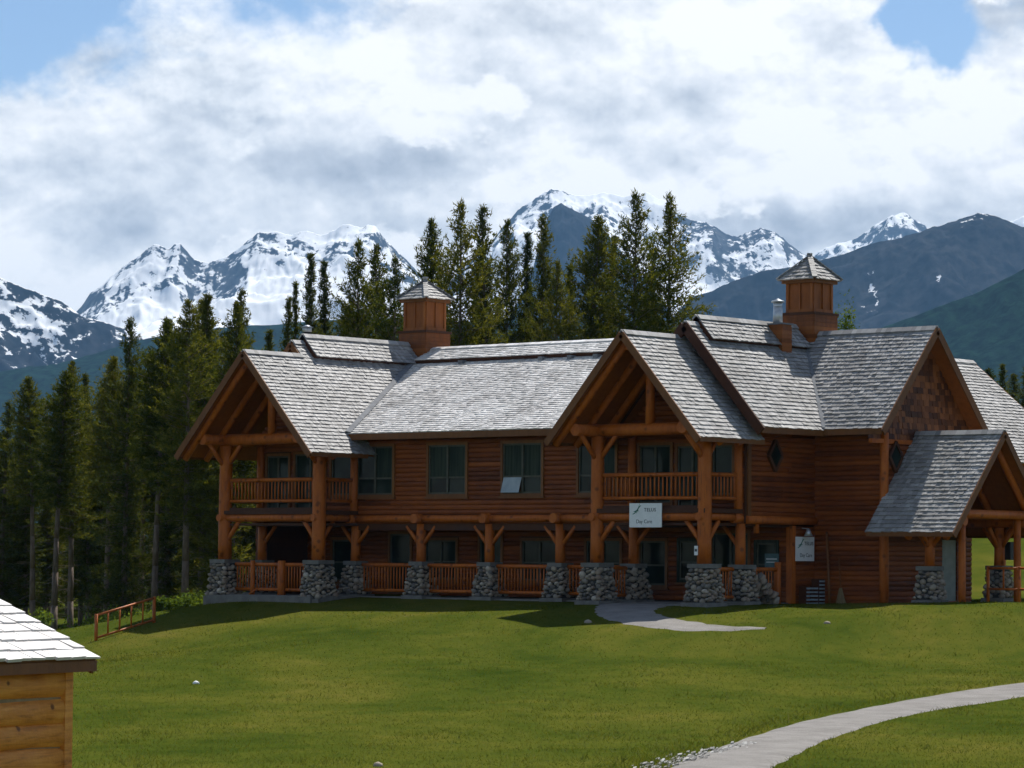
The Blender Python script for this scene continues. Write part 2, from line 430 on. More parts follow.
def ground(x, y):
    x = np.atleast_1d(np.asarray(x, float)); y = np.atleast_1d(np.asarray(y, float)); out = np.empty(x.shape).ravel()
    xs, ys = x.ravel() / 50., y.ravel() / 50.
    for i in range(0, len(xs), 8000):
        a, b = xs[i:i + 8000], ys[i:i + 8000]
        d2 = (a[:, None] - _P[None, :, 0]) ** 2 + (b[:, None] - _P[None, :, 1]) ** 2
        out[i:i + 8000] = _k(d2) @ _S[:-3] + _S[-3] + _S[-2] * a + _S[-1] * b
    z = out.reshape(x.shape)
    r = np.hypot(x - (CAM[0] + F0[0] * 80), y - (CAM[1] + F0[1] * 80))
    w = np.clip((r - 150) / 150, 0, 1); w = w * w * (3 - 2 * w)
    return z * (1 - w) - 3.0 * w


def g1(x, y):
    return float(ground(x, y)[0])


def hit(x, y, d0=36, d1=220):
    """the ground point seen at a photo pixel"""
    ds = np.linspace(d0, d1, 900); p = CAM[None] + ray(x, y)[None] * ds[:, None]
    b = p[:, 2] < ground(p[:, 0], p[:, 1])
    i = int(np.argmax(b)) if b.any() else len(ds) - 1
    return p[i]


def axis(fine0, fine1, step, lo_, hi):
    c = list(np.arange(fine0, fine1 + 1e-6, step)); h = step
    a = fine1
    while a < hi:
        h *= 1.35; a += h; c.append(min(a, hi))
    a = fine0; h = step
    while a > lo_:
        h *= 1.35; a -= h; c.insert(0, max(a, lo_))
    return np.array(c)


sa = axis(28, 190, .6, -400, 26000); ta = axis(-36, 36, .5, -16000, 16000)
SS, TT = np.meshgrid(sa, ta, indexing='ij')
GX = CAM[0] + F0[0] * SS + R0[0] * TT; GY = CAM[1] + F0[1] * SS + R0[1] * TT
GZ = ground(GX, GY)
ii, jj = np.meshgrid(np.arange(len(sa) - 1), np.arange(len(ta) - 1), indexing='ij'); nb = len(ta)
gf = np.stack([ii * nb + jj, ii * nb + jj + 1, (ii + 1) * nb + jj + 1, (ii + 1) * nb + jj], -1).reshape(-1, 4)[:, ::-1]


def grasscol(q):
    c = q.vm('DOT_PRODUCT', q.pos, tuple(F0)); s_ = q.vm('DOT_PRODUCT', q.pos, tuple(R0))
    cb = q.n('ShaderNodeCombineXYZ'); q.put(cb.inputs[0], s_); q.put(cb.inputs[1], q.m('MULTIPLY', c, .55))
    a = q.noise(cb.outputs[0], .16, 5, .6, .4); b = q.noise(cb.outputs[0], 1.3, 5, .65)
    f = q.noise(q.pos, 14, 3, .7)
    t = q.m('ADD', q.m('MULTIPLY', a, .62), q.m('ADD', q.m('MULTIPLY', b, .26), q.m('MULTIPLY', f, .16)))
    return q.ramp(t, [(.37, (.024, .043, .006)), (.47, (.048, .066, .009)), (.57, (.078, .085, .013)), (.70, (.126, .108, .023))])


M_GRASS = mat('meadow_grass', grasscol, 1.0, .5, 9, 0.0)
obj('ground', np_mesh('ground', np.stack([GX, GY, GZ], -1).reshape(-1, 3), gf, M_GRASS, True), kind='structure')


def strip_path(name, left, right, lift, material, nn=60, across=6):
    """a path draped on the ground between two edge lines given as photo pixels"""
    def resample(l):
        p = np.array([hit(*a)[:2] for a in l]); d = np.r_[0, np.cumsum(np.linalg.norm(np.diff(p, axis=0), axis=1))]
        t = np.linspace(0, d[-1], nn); q = np.stack([np.interp(t, d, p[:, k]) for k in (0, 1)], -1)
        for _ in range(6):
            q[1:-1] = (q[:-2] + q[1:-1] * 2 + q[2:]) / 4
        return q
    a, b = resample(left), resample(right)
    wob = .06 * np.sin(np.arange(nn) * 1.7) + RNG.normal(0, .035, nn)
    d = b - a; d /= np.maximum(np.linalg.norm(d, axis=1), 1e-6)[:, None]
    a = a + d * wob[:, None]; b = b + d * np.roll(wob, 7)[:, None]
    g = a[:, None] + (b - a)[:, None] * np.linspace(0, 1, across)[None, :, None]
    z = ground(g[..., 0], g[..., 1]) + lift; z[:, 0] -= .03; z[:, -1] -= .03
    v = np.concatenate([g, z[..., None]], -1).reshape(-1, 3)
    f = [(i * across + j, i * across + j + 1, (i + 1) * across + j + 1, (i + 1) * across + j) for i in range(nn - 1) for j in range(across - 1)]
    me = np_mesh(name, v, np.array(f), material, True)
    o = obj(name, me, kind='structure')
    return a, b


LP_UP = [(1080, 675), (1024, 683), (960, 691), (880, 705), (800, 722), (740, 740), (690, 758), (655, 775), (600, 810)]
LP_LO = [(1080, 688), (1024, 697), (940, 709), (880, 722), (820, 742), (775, 766), (740, 790), (700, 820), (660, 850)]
pa, pb = strip_path('gravel_path', LP_UP, LP_LO, .03, M_GRAVEL)
ea, eb = strip_path('entrance_path', [(602, 603.5), (595, 608), (594, 614), (605, 620), (630, 626), (670, 631), (720, 632), (765, 630)],
                    [(690, 603.5), (672, 606), (655, 609), (652, 613), (672, 619), (700, 624), (735, 628), (768, 629)], .03, M_GRAVEL, 40)

# short grass standing on the ground: one mass
def fbm_(x, y):
    s = 0
    for k, (a, f) in enumerate(((.5, 1), (.3, 2.3), (.2, 5.1))):
        s = s + a * (.5 + .5 * np.sin(x * f * 1.7 + k * 2 + 1.3 * np.sin(y * f)) * np.sin(y * f * 1.9 + k + 1.1 * np.sin(x * f * .8)))
    return s


def grass_mass():
    N = 200000
    s_ = 44 + 76 * RNG.random(N) ** 1.15; t_ = (RNG.random(N) - .5) * 2 * (s_ * .172 + .5)
    x = CAM[0] + F0[0] * s_ + R0[0] * t_; y = CAM[1] + F0[1] * s_ + R0[1] * t_
    keep = np.ones(N, bool)
    bx = (x > -18.4) & (x < 5) & (y > -.55) | (x > 4) & (x < 7.6) & (y > 5.2) | (x > 7) & (x < 10.8) & (y > 5.2) | (x > 3.8) & (x < 5.6) & (y > -.6)
    keep &= ~bx
    for a, b in ((pa, pb), (ea, eb)):
        pl = np.r_[a, b[::-1]]; ins = np.zeros(N, bool); k = len(pl)
        for i in range(k):
            (x0, y0), (x1, y1) = pl[i], pl[(i + 1) % k]
            c = (y0 > y) != (y1 > y)
            ins ^= c & (x < (x1 - x0) * (y - y0) / (y1 - y0 + 1e-12) + x0)
        keep &= ~ins
    x, y, s_ = x[keep], y[keep], s_[keep]; z = ground(x, y); N = len(x)
    h = RNG.uniform(.010, .034, N) * (1 + 1.2 * RNG.random(N) ** 6); wd = RNG.uniform(.005, .011, N) * (s_ / 55)
    # rank growth along the upper edge of the gravel path
    e = pa[None]; d = np.full(N, 9.0)
    for i in range(0, len(pa), 2):
        d = np.minimum(d, np.hypot(x - pa[i, 0], y - pa[i, 1]))
    d2_ = np.full(N, 9.0)
    for i in range(0, len(pb), 2):
        d2_ = np.minimum(d2_, np.hypot(x - pb[i, 0], y - pb[i, 1]))
    h *= 1 + 2.6 * np.exp(-((d - .5) / .6) ** 2) * RNG.random(N) + 1.2 * np.exp(-(d2_ / .6) ** 2) * RNG.random(N)
    # scattered clumps and weeds
    cl = fbm_(x * .55, y * .55) > .66; h = np.where(cl, h * RNG.uniform(1, 2.6, N), h)
    an = RNG.random(N) * 2 * math.pi; lean = RNG.normal(0, 1.1, (N, 2)) * h[:, None]
    b0 = np.stack([x - np.cos(an) * wd, y - np.sin(an) * wd, z - .01], -1); b1 = np.stack([x + np.cos(an) * wd, y + np.sin(an) * wd, z - .01], -1)
    tp = np.stack([x + lean[:, 0], y + lean[:, 1], z + h], -1)
    v = np.stack([b0, b1, tp], 1).reshape(-1, 3)
    return np_mesh('grass', v, np.arange(3 * N).reshape(-1, 3), M_BLADE)


M_BLADE = foliage('grass_blades', (.038, .060, .007), (.066, .084, .011), (.130, .122, .026), .45, (1.3, 1.25, .6))
o = obj('grass', grass_mass(), kind='stuff'); o['label'] = 'short green and straw coloured grass on the sloping lawn'; o['category'] = 'grass'
# loose pale stones spilled along the path edge
pm = MB()
for i in range(300):
    t = random.random() ** .7; px = 636 + 120 * t; py = 772 - 30 * t - abs(random.gauss(0, 3.2)) * (1.5 - t)
    p = hit(px + random.uniform(-6, 6), py + 3); r = random.uniform(.012, .04)
    pm.obox((p[0] + random.uniform(-.15, .15), p[1] + random.uniform(-.15, .15), p[2] + r * .5), (r, r * random.uniform(-.5, .5), r * .2), (-r * .4, r * .8, .3 * r), (r * .2, -.3 * r, r * .7))
o = pm.build('pebbles', M_PEBBLE, kind='stuff'); o['label'] = 'loose pale pebbles spilled along the upper edge of the gravel path'; o['category'] = 'gravel'

M_PALEPANE = mat('pale_pane', lambda q: q.ramp(q.noise(q.pos, 3, 2, .5), [(.3, (.26, .32, .36)), (.7, (.36, .42, .46))]), .2)  # pale blue colour holds the open pane's sky reflection; crate slats share it
# ------------------------------------------------------------------ the lodge
LODGE = thing('log_lodge', 'two storey log lodge with grey shake roofs, stone pier porch and two cupolas', 'building')


def poly_rng(poly, s):
    xs = []
    k = len(poly)
    for i in range(k):
        (e0, s0), (e1, s1) = poly[i], poly[(i + 1) % k]
        if (s0 - s) * (s1 - s) <= 0 and s0 != s1:
            xs.append(e0 + (e1 - e0) * (s - s0) / (s1 - s0))
    return (min(xs), max(xs)) if len(xs) > 1 else None


def shake_rows(P0, e, s, poly, expo=.18, wlo=.09, whi=.20, butt=.032, hang=.05, out=None, each=None):
    """courses of split shakes on a slope; out = one MB for all, each = list that takes an MB per shake"""
    P0, e, s = (np.asarray(a, float) for a in (P0, e, s)); nrm = np.cross(e, s)
    if nrm[2] < 0:
        nrm = -nrm
    smax = max(p[1] for p in poly); k = 0; y = -hang
    while y < smax - .02:
        top = min(y + expo * 1.18, smax + .01); r = poly_rng(poly, min(max(y + expo * .5, .005), smax - .005))
        if r:
            x = r[0] - random.uniform(0, .1) * 0
            while x < r[1] - .015:
                w = random.uniform(wlo, whi) * (1.25 if random.random() < .12 else 1); x1 = min(x + w, r[1])
                if r[1] - x1 < .05:
                    x1 = r[1]
                dy = random.uniform(-.016, .012); b = butt * random.uniform(.75, 1.45); g = .006; tw = random.uniform(-.006, .006)
                q = [P0 + e * (x + g) + s * (y + dy), P0 + e * (x1 - g) + s * (y + dy + tw), P0 + e * (x1 - g) + s * top, P0 + e * (x + g) + s * top]
                lo_ = [p + nrm * .002 for p in q]
                hi = [q[0] + nrm * (b + .012), q[1] + nrm * (b + .012 + tw), q[2] + nrm * .012, q[3] + nrm * .012]
                t = out if out is not None else MB()
                t.add(lo_ + hi, [(4, 5, 6, 7), (0, 1, 5, 4), (1, 2, 6, 5), (3, 0, 4, 7)])
                if out is None:
                    each.append(t)
                x = x1
        y += expo; k += 1


class Roof:
    """one roof: deck mesh is the part, shingles / boards its sub-parts"""
    def __init__(s, shake=None, label=None):
        s.deck = MB(); s.sh = MB(); s.boards = []; s.shake = shake or M_SHAKE; s.label = label; s.caps = []

    def slope(s, pts, eave, th=.13, expo=.18, soff=None):
        """pts: corner points of the slope in space (convex); eave: the two lowest corners"""
        pts = [np.asarray(p, float) for p in pts]; a, b = (np.asarray(p, float) for p in eave)
        e = (b - a) / np.linalg.norm(b - a); nn = None
        for p in pts:
            t = (p - a) - e * ((p - a) @ e)
            if np.linalg.norm(t) > .3:
                sd = t / np.linalg.norm(t); break
        nrm = np.cross(e, sd); nrm = nrm if nrm[2] > 0 else -nrm
        s.deck.poly([p - nrm * th for p in pts], nrm * th)
        shake_rows(a, e, sd, [((p - a) @ e, (p - a) @ sd) for p in pts], expo, out=s.sh)

    def ridge(s, p0, p1, sides):
        """shakes folded over a ridge; sides: two unit down-slope vectors"""
        p0, p1 = np.asarray(p0, float), np.asarray(p1, float); L = np.linalg.norm(p1 - p0); d = (p1 - p0) / L; k = 0.
        while k < L:
            w = min(.2, L - k) * 1.1; r = random.uniform(.03, .06)
            for sd in sides:
                sd = np.asarray(sd, float) / np.linalg.norm(sd); nn = np.cross(d, sd); nn = nn if nn[2] > 0 else -nn
                c = p0 + d * (k + w / 2) + nn * (.045 + r * .3)
                s.sh.obox(c + sd * .09, d * w / 2, sd * .1, nn * .018)
            k += .2

    def board(s, name, p0, p1, w, h, up=(0, 0, 1), m=None):
        s.boards.append((name, MB().bar(p0, p1, w, h, up), m or M_TRIM))

    def build(s):
        d = s.deck.build('roof', M_SOFFIT, LODGE, label=s.label)
        s.sh.build('shingles', s.shake, d, 'stuff')
        for nm, mb, mt in s.boards:
            mb.build(nm, mt, d)
        return d


def gable_v(roof, uc, wr, hl, hr, tl, tr, v0, v1, barge=True, bd=.24):
    """gable with its ridge along y: left / right half widths and slopes"""
    rt, rb = (uc, v0, wr), (uc, v1, wr)
    for sg, h, t in ((-1, hl, tl), (1, hr, tr)):
        e0, e1 = (uc + sg * h, v0, wr - t * h), (uc + sg * h, v1, wr - t * h)
        roof.slope([e0, e1, rb, rt], (e0, e1))
        if barge:
            off = np.array([0, -.03, -.10])
            up = np.cross((sg * 1, 0, -t), (0, 1, 0)); up = up * (1 if up[2] > 0 else -1)
            roof.board('barge_board', np.array(e0) + off + np.array([sg * .04, 0, -t * .04]), np.array(rt) + off, .05, bd, up)
            roof.board('eave_board', np.array(e0) + (sg * .03, .02, -.09), np.array(e1) + (sg * .03, 0, -.09), .04, .15)
    roof.ridge(rt, rb, ((-1, 0, -tl), (1, 0, -tr)))


T = 1.08
# porch gables and the two wings behind them
rA = Roof(label='left porch gable roof of grey shakes'); gable_v(rA, -15.22, 8.80, 3.38, 3.38, T, T, -1.5, 1.4); rA.build()
rA2 = Roof(label='left wing roof with raised ridge')
for pts, ev in (([(-11.84, 1.4, 5.15), (-11.84, 15, 5.15), (-15.7, 15, 9.319), (-15.7, 1.4, 9.319)], 0), ([(-19.56, 1.4, 5.15), (-19.56, 15, 5.15), (-15.7, 15, 9.319), (-15.7, 1.4, 9.319)], 0)):
    rA2.slope(pts, pts[:2])
rA2.ridge((-15.7, 1.4, 9.319), (-15.7, 2.0, 9.319), ((-1, 0, -T), (1, 0, -T)))
rA2.board('barge_board', (-15.72, 1.37, 9.20), (-15.2, 1.37, 8.64), .05, .2, (1, 0, 1))
rA2.board('barge_board', (-15.72, 1.37, 9.20), (-19.5, 1.37, 5.1), .05, .2, (-1, 0, 1))
A2 = rA2.build()
rC = Roof(label='right porch gable roof of grey shakes'); gable_v(rC, 2.20, 8.80, 3.12, 3.12, 1.10, 1.10, -1.5, 1.95); rC.build()
rD = Roof(label='entrance wing roof stepping above the porch gable')
pts = [(5.6, 1.4, 5.778), (5.6, 4.98, 5.778), (2.5, 8.1, 9.25), (2.5, 1.4, 9.25)]; rD.slope(pts, pts[:2])
pts = [(-.6, 1.4, 5.778), (-.6, 8.1, 5.778), (2.5, 8.1, 9.25), (2.5, 1.4, 9.25)]; rD.slope(pts, pts[:2])
for sg in (-1, 1):
    rD.board('barge_board', (2.5, 1.37, 9.13), (2.5 + sg * 3.16, 1.37, 5.60), .06, .34, (sg, 0, 1), M_DECK)
rD.board('eave_board', (5.63, 1.42, 5.66), (5.63, 4.9, 5.66), .04, .2)
rD.ridge((2.5, 1.4, 9.25), (2.5, 2.0, 9.25), ((-1, 0, -1.12), (1, 0, -1.12)))
D = rD.build()
TB = .47
rB = Roof(M_SHAKEB, 'broad main roof of shakes with sun glare put into their pale colour')
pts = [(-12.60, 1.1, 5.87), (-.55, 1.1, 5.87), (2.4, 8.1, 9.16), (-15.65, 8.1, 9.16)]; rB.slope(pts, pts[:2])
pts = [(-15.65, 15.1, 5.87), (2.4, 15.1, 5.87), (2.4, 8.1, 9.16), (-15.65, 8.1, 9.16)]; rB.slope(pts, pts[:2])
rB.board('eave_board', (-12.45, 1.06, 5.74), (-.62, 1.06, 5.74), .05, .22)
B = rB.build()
TE = 1.10
rE = Roof(label='right wing roof with shingled gable end')
pts = [(5.55, 4.87, 5.807), (7.95, 4.87, 5.807), (7.95, 8.0, 9.25), (2.45, 8.0, 9.25)]; rE.slope(pts, pts[:2])
pts = [(2.5, 11.13, 5.807), (7.95, 11.13, 5.807), (7.95, 8.0, 9.25), (2.5, 8.0, 9.25)]; rE.slope(pts, pts[:2])
for sg in (-1, 1):
    rE.board('barge_board', (7.98, 8.0, 9.14), (7.98, 8.0 + sg * 3.17, 5.65), .05, .26, (0, sg, 1))
rE.board('eave_board', (5.6, 4.83, 5.69), (7.93, 4.83, 5.69), .04, .2)
rE.ridge((3.2, 8.0, 9.25), (7.95, 8.0, 9.25), ((0, -1, -TE), (0, 1, -TE)))
rE.build()
TF = 1.115
rF = Roof(label='side porch roof of grey shakes')
for sg in (-1, 1):
    v1 = 7.55 + sg * 2.95; w1 = 5.73 - TF * 2.95
    pts = [(7.46, v1, w1), (10.85, v1, w1), (10.85, 7.55, 5.73), (7.46, 7.55, 5.73)]; rF.slope(pts, pts[:2])
    rF.board('barge_board', (10.88, 7.55, 5.62), (10.88, v1 + sg * .04, w1 - .14), .05, .22, (0, sg, 1))
    rF.board('eave_board', (7.5, v1 + sg * .03, w1 - .09), (10.83, v1 + sg * .03, w1 - .09), .04, .15)
rF.ridge((7.46, 7.55, 5.73), (10.85, 7.55, 5.73), ((0, -1, -TF), (0, 1, -TF)))
rF.build()
# rear wing seen beyond the right gable
gr = on(972, 362, 'w', 8.6); gv = gr[1]; ge = on(1024, 410, 'v', gv); TG = (gr[2] - ge[2]) / (ge[0] - gr[0])
rG = Roof(label='rear wing roof sloping down beyond the right gable')
for sg in (-1, 1):
    h = 4.6; pts = [(gr[0] + sg * h, 11.15, 8.6 - TG * h), (gr[0] + sg * h, gv, 8.6 - TG * h), (gr[0], gv, 8.6), (gr[0], 11.15, 8.6)]; rG.slope(pts, pts[:2])
    rG.board('barge_board', (gr[0], gv + .03, 8.48), (gr[0] + sg * h, gv + .03, 8.48 - TG * h), .05, .24, (sg, 0, 1))
rG.ridge((gr[0], 11.15, 8.6), (gr[0], gv, 8.6), ((-1, 0, -TG), (1, 0, -TG)))
rG.build()


def cap_v(parent, u, w, t, v0, v1, hw, lift, th=.2):
    r = Roof()
    for sg in (-1, 1):
        pts = [(u + sg * hw, v0, w - t * hw + lift), (u + sg * hw, v1, w - t * hw + lift), (u, v1, w + lift), (u, v0, w + lift)]
        r.slope(pts, pts[:2], th)
    r.ridge((u, v0, w + lift), (u, v1, w + lift), ((-1, 0, -t), (1, 0, -t)))
    d = r.deck.build('ridge_vent', M_DECK, parent); r.sh.build('vent_shingles', M_SHAKE, parent, 'stuff')


cap_v(A2, -15.7, 9.319, T, 1.95, 7.6, .72, .26)
cap_v(D, 2.5, 9.25, 1.12, 2.0, 7.5, .66, .24)
r = Roof()
for sg in (-1, 1):
    pts = [(-14.85, 8.1 + sg * .98, 9.16 - TB * .98 + .2), (2.2, 8.1 + sg * .98, 9.16 - TB * .98 + .2), (2.2, 8.1, 9.36), (-14.85, 8.1, 9.36)]; r.slope(pts, pts[:2], .17)
r.ridge((-14.85, 8.1, 9.36), (2.2, 8.1, 9.36), ((0, -1, -TB), (0, 1, -TB)))
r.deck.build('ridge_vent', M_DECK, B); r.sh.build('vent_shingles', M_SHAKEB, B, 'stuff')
for x in (461, 541, 570, 596):
    p = CAM + ray(x, 358) * ((9.16 - TB * 1.12 - (8.1 - 8.1)) * 0 + 1); q = on(x, 358 - (x - 461) * .04, 'v', 6.98)
    MB().box((q[0] - .1, 6.92, 8.56), (q[0] + .1, 7.2, 8.80)).build('snow_bracket', M_FLASH, B)
# valley flashings
MB().bar((-12.42, 1.02, 5.93), (-15.3, 7.75, 9.08), .20, .03, (.5, -.4, 1)).build('valley_flashing', M_FLASH, B)
MB().bar((5.66, 4.86, 5.84), (2.75, 7.83, 9.08), .20, .04, (.7, -.7, 1)).build('valley_flashing', M_FLASH, D)


# ---- walls of half round log siding
def siding(a, b, w0, w1, rng=None, holes=(), course=.165, dep=.05, nrm=None, mt=None, label=None):
    """a, b: plan points of the wall line; rng(w) gives the (from, to) run along it; holes = (d0, d1, w0, w1)"""
    a, b = np.array([*a, 0.]), np.array([*b, 0.]); L = np.linalg.norm(b - a); d = (b - a) / L
    nv = np.array([d[1], -d[0], 0.]) if nrm is None else np.array([*nrm, 0.])
    back = MB(); sd = MB(); w = w0; k = 0
    while w < w1 - .02:
        wt = min(w + course, w1); r = (0, L) if rng is None else rng((w + wt) / 2)
        if r and r[1] - r[0] > .05:
            iv = [r]
            for h0, h1, z0, z1 in holes:
                if z0 < (w + wt) / 2 < z1:
                    iv = [p for q in iv for p in ((q[0], min(q[1], h0)), (max(q[0], h1), q[1])) if p[1] - p[0] > .02]
            for x0, x1 in iv:
                # butt joints along the course
                cuts = [x0]; x = x0 + random.uniform(1.5, 5)
                while x < x1 - .8:
                    cuts.append(x); x += random.uniform(2.5, 5)
                cuts.append(x1)
                for c0, c1 in zip(cuts[:-1], cuts[1:]):
                    vs = []; fs = []; g = .004; dd = dep * random.uniform(.85, 1.1)
                    for x in (c0 + g, c1 - g):
                        for t, o in ((0, .0), (.12, .75), (.5, 1.0), (.88, .75), (1, .0)):
                            p = a + d * x + nv * (dd * o + .004); vs.append((p[0], p[1], w + (wt - w) * t))
                    for j in range(4):
                        fs.append((j, 5 + j, 6 + j, j + 1))
                    fs += [(0, 1, 2, 3, 4), (9, 8, 7, 6, 5)]
                    sd.add(vs, fs)
            p0, p1 = a + d * r[0], a + d * r[1]
            th = -nv * .12
            back.poly([(p0[0], p0[1], w), (p1[0], p1[1], w), (p1[0], p1[1], wt), (p0[0], p0[1], wt)], th)
        w = wt
    o = back.build('wall', M_DECK, LODGE, label=label); sd.build('siding', mt or M_SIDE, o, 'stuff')
    return o


def window(a, d, nv, c, wc, wid, hgt, cols=2, rows=(.36,), curtain=(), name='window', frame=None, open_pane=None):
    """casing proud of the siding, dark glass set back in it; c = distance along the wall from a"""
    a, d, nv = (np.array([*p, 0.]) if len(p) == 2 else np.array(p, float) for p in (a, d, nv)); z = np.array([0, 0, 1.])
    ctr = a + d * c + z * wc; fr = MB(); t = .10; ow = nv * .045
    for sg in (-1, 1):
        fr.obox(ctr + d * sg * (wid / 2 + t / 2) + ow, d * t / 2, nv * .055, z * (hgt / 2 + t))
        fr.obox(ctr + z * sg * (hgt / 2 + t / 2) + ow, d * wid / 2, nv * .055, z * t / 2)
    root = fr.build(name, M_TRIM if frame is None else frame, LODGE)
    sl = MB().obox(ctr - z * (hgt / 2 + t + .03) + nv * .06, d * (wid / 2 + t + .05), nv * .075, z * .03); sl.build('sill', M_TRIM, root)
    ms = MB(); ys = [0] + list(rows) + [1]
    for i in range(cols + 1):
        x = -wid / 2 + wid * i / cols; ms.obox(ctr + d * min(max(x, -wid / 2 + .03), wid / 2 - .03) + nv * .035, d * (.045 if 0 < i < cols else .03), nv * .028, z * hgt / 2)
    for y in ys:
        yy = min(max(-hgt / 2 + hgt * y, -hgt / 2 + .03), hgt / 2 - .03)
        ms.obox(ctr + z * yy + nv * .032, d * wid / 2, nv * .026, z * .03)
    ms.build('sash', M_GFRAME, root)
    for i in range(cols):
        for j in range(len(ys) - 1):
            x = -wid / 2 + wid * (i + .5) / cols; y0, y1 = ys[j], ys[j + 1]
            pn = MB(); cc = ctr + d * x + z * (-hgt / 2 + hgt * (y0 + y1) / 2) + nv * .012
            zz = z; off = nv * 0
            if open_pane == (i, j):
                zz = (z - nv * .3) / np.linalg.norm(z - nv * .3); off = nv * .13
            pn.obox(cc + off, d * (wid / cols / 2 - .03), nv * .006, zz * (hgt * (y1 - y0) / 2 - .02))
            pn.build('pane', M_PALEPANE if open_pane == (i, j) else (M_CURTAIN if (i, j) in curtain else M_GLASS), root, label='awning pane pushed open, sky reflection put in its pale colour' if open_pane == (i, j) else None)
    return root


def ivs(c, w, wc, h):
    return (c - w / 2, c + w / 2, wc - h / 2, wc + h / 2)


WV = 1.9   # plane of the upper front wall
U0 = -17.9
wins = [(-11.85, 1.75), (-8.36, 1.75), (-4.88, 1.75), (-1.55, 1.6)]
hs = [ivs(u - U0, w + .2, 4.56, 1.92) for u, w in wins]
balA = [(-16.75, 1.1, 4.15, 2.0), (-15.1, 1.5, 4.15, 2.1), (-13.5, 1.0, 4.45, 1.5)]
balC = [(.95, 1.3, 4.3, 1.9), (2.5, 1.2, 4.15, 2.1), (3.75, .8, 4.4, 1.6)]
hs += [ivs(u - U0, w + .2, wc, h + .2) for u, w, wc, h in balA + balC]


def prof_front(w):
    """the upper front wall follows the gables of the two wings above the main eave"""
    if w < 5.75:
        return (0, 4.6 - U0)
    return None


siding((U0, WV), (4.6, WV), 2.66, 5.75, prof_front, hs)
siding((U0 - .4, WV), (-11.5, WV), 5.75, 8.6, lambda w: (max(0, -15.22 - (8.62 - w) / T - U0 + .4), -15.22 + (8.62 - w) / T - U0 + .4) if w < 8.55 else None)
siding((-.9, WV + .05), (5.4, WV + .05), 5.75, 8.9, lambda w: (2.5 - (8.95 - w) / 1.12 + .9, 2.5 + (8.95 - w) / 1.12 + .9) if w < 8.9 else None)
for i, (u, w) in enumerate(wins):
    window((U0, WV), (1, 0), (0, -1), u - U0, 4.56, w, 1.72, 2, (.34,), curtain=((0, 1), (1, 1)) if i in (1, 2) else ((1, 1),), open_pane=(0, 0) if i == 2 else None)
for i, (u, w, wc, h) in enumerate(balA + balC):
    window((U0, WV), (1, 0), (0, -1), u - U0, wc, w, h, 2 if w > 1.05 else 1, (), curtain=((1, 0),) if i in (1, 4) else ((0, 0),) if i == 0 else (), name='balcony_door' if h > 2.05 else 'window')
# entrance wing side wall, right wing walls
siding((4.6, WV), (4.6, 5.75), 2.72, 5.72)
siding((4.6, 5.75), (7.4, 5.75), .0, 5.72)
siding((7.4, 5.75), (7.4, 10.9), .0, 5.45, holes=((3.35, 4.25, .1, 2.3),))
MB().box((7.36, 9.16, .12), (7.41, 9.96, 2.2)).build('door', mat('pale_door', lambda q: q.ramp(q.noise(q.pos, 4, 3, .5), [(.3, (.20, .21, .17)), (.7, (.26, .27, .22))]), .5), LODGE, label='pale grey side door')
MB().box((4.3, 1.87, 2.66), (4.66, 1.97, 5.7)).build('corner_board', M_DECK, LODGE)
MB().box((4.62, 1.93, 2.7), (4.72, 2.1, 5.7)).build('corner_board', M_TRIM, LODGE)
MB().log((7.42, 5.72, 0), (7.42, 5.72, 5.68), .17, .15).build('corner_post', M_LOG, LODGE)
# back of the building
siding((U0, 14.4), (U0, WV), 0.0, 5.0); siding((2.4, 14.4), (U0, 14.4), 0, 5.8); siding((7.4, 10.9), (2.4, 10.9), 0, 5.5); siding((2.4, 10.9), (2.4, 14.4), 0, 5.8)
siding((gr[0] - 3.8, gv - .5), (gr[0] + 3.6, gv - .5), 3.0, 5.2, nrm=(0, 1)); siding((gr[0] + 3.6, 11), (gr[0] + 3.6, gv - .5), 3.0, 5.0)
pg = on(1001, 580, 'v', gv - .6)
for u_ in (pg[0], gr[0] - 3.6):
    MB().log((u_, gv - .6, -.2), (u_, gv - .6, 3.05), .18, .17, 10, 4, .03).build('post', M_LOG, LODGE)
MB().box((gr[0] - 3.8, 10.95, 2.9), (gr[0] + 3.6, gv - .5, 3.0)).build('upper_floor', M_DECK, LODGE)
# shingled gable end on the right wing
gm = MB(); bk = MB()
bk.poly([(7.38, 8 - 3.05, 5.45), (7.38, 8 + 3.05, 5.45), (7.38, 8, 8.95)], (-.12, 0, 0))
w = 5.45
while w < 8.85:
    hwid = (8.93 - w) / TE - .02; v = 8 - hwid
    while v < 8 + hwid - .03:
        v1 = min(v + random.uniform(.12, .3), 8 + hwid); b = random.uniform(.02, .045); dz = random.uniform(-.012, .012)
        gm.add([(7.385, v + .004, w + dz), (7.385, v1 - .004, w + dz), (7.385, v1 - .004, w + .23), (7.385, v + .004, w + .23), (7.385 + b, v + .004, w + dz), (7.385 + b, v1 - .004, w + dz), (7.393, v1 - .004, w + .23), (7.393, v + .004, w + .23)],
               [(4, 5, 6, 7), (0, 1, 5, 4), (1, 2, 6, 5), (3, 0, 4, 7)])
        v = v1
    w += .2
o = bk.build('gable_wall', M_DECK, LODGE, label='brown shingled gable end'); gm.build('wall_shingles', M_WALLSHAKE, o, 'stuff')
MB().box((7.37, 4.9, 5.33), (7.50, 11.1, 5.47)).build('trim_band', M_LOG, LODGE)


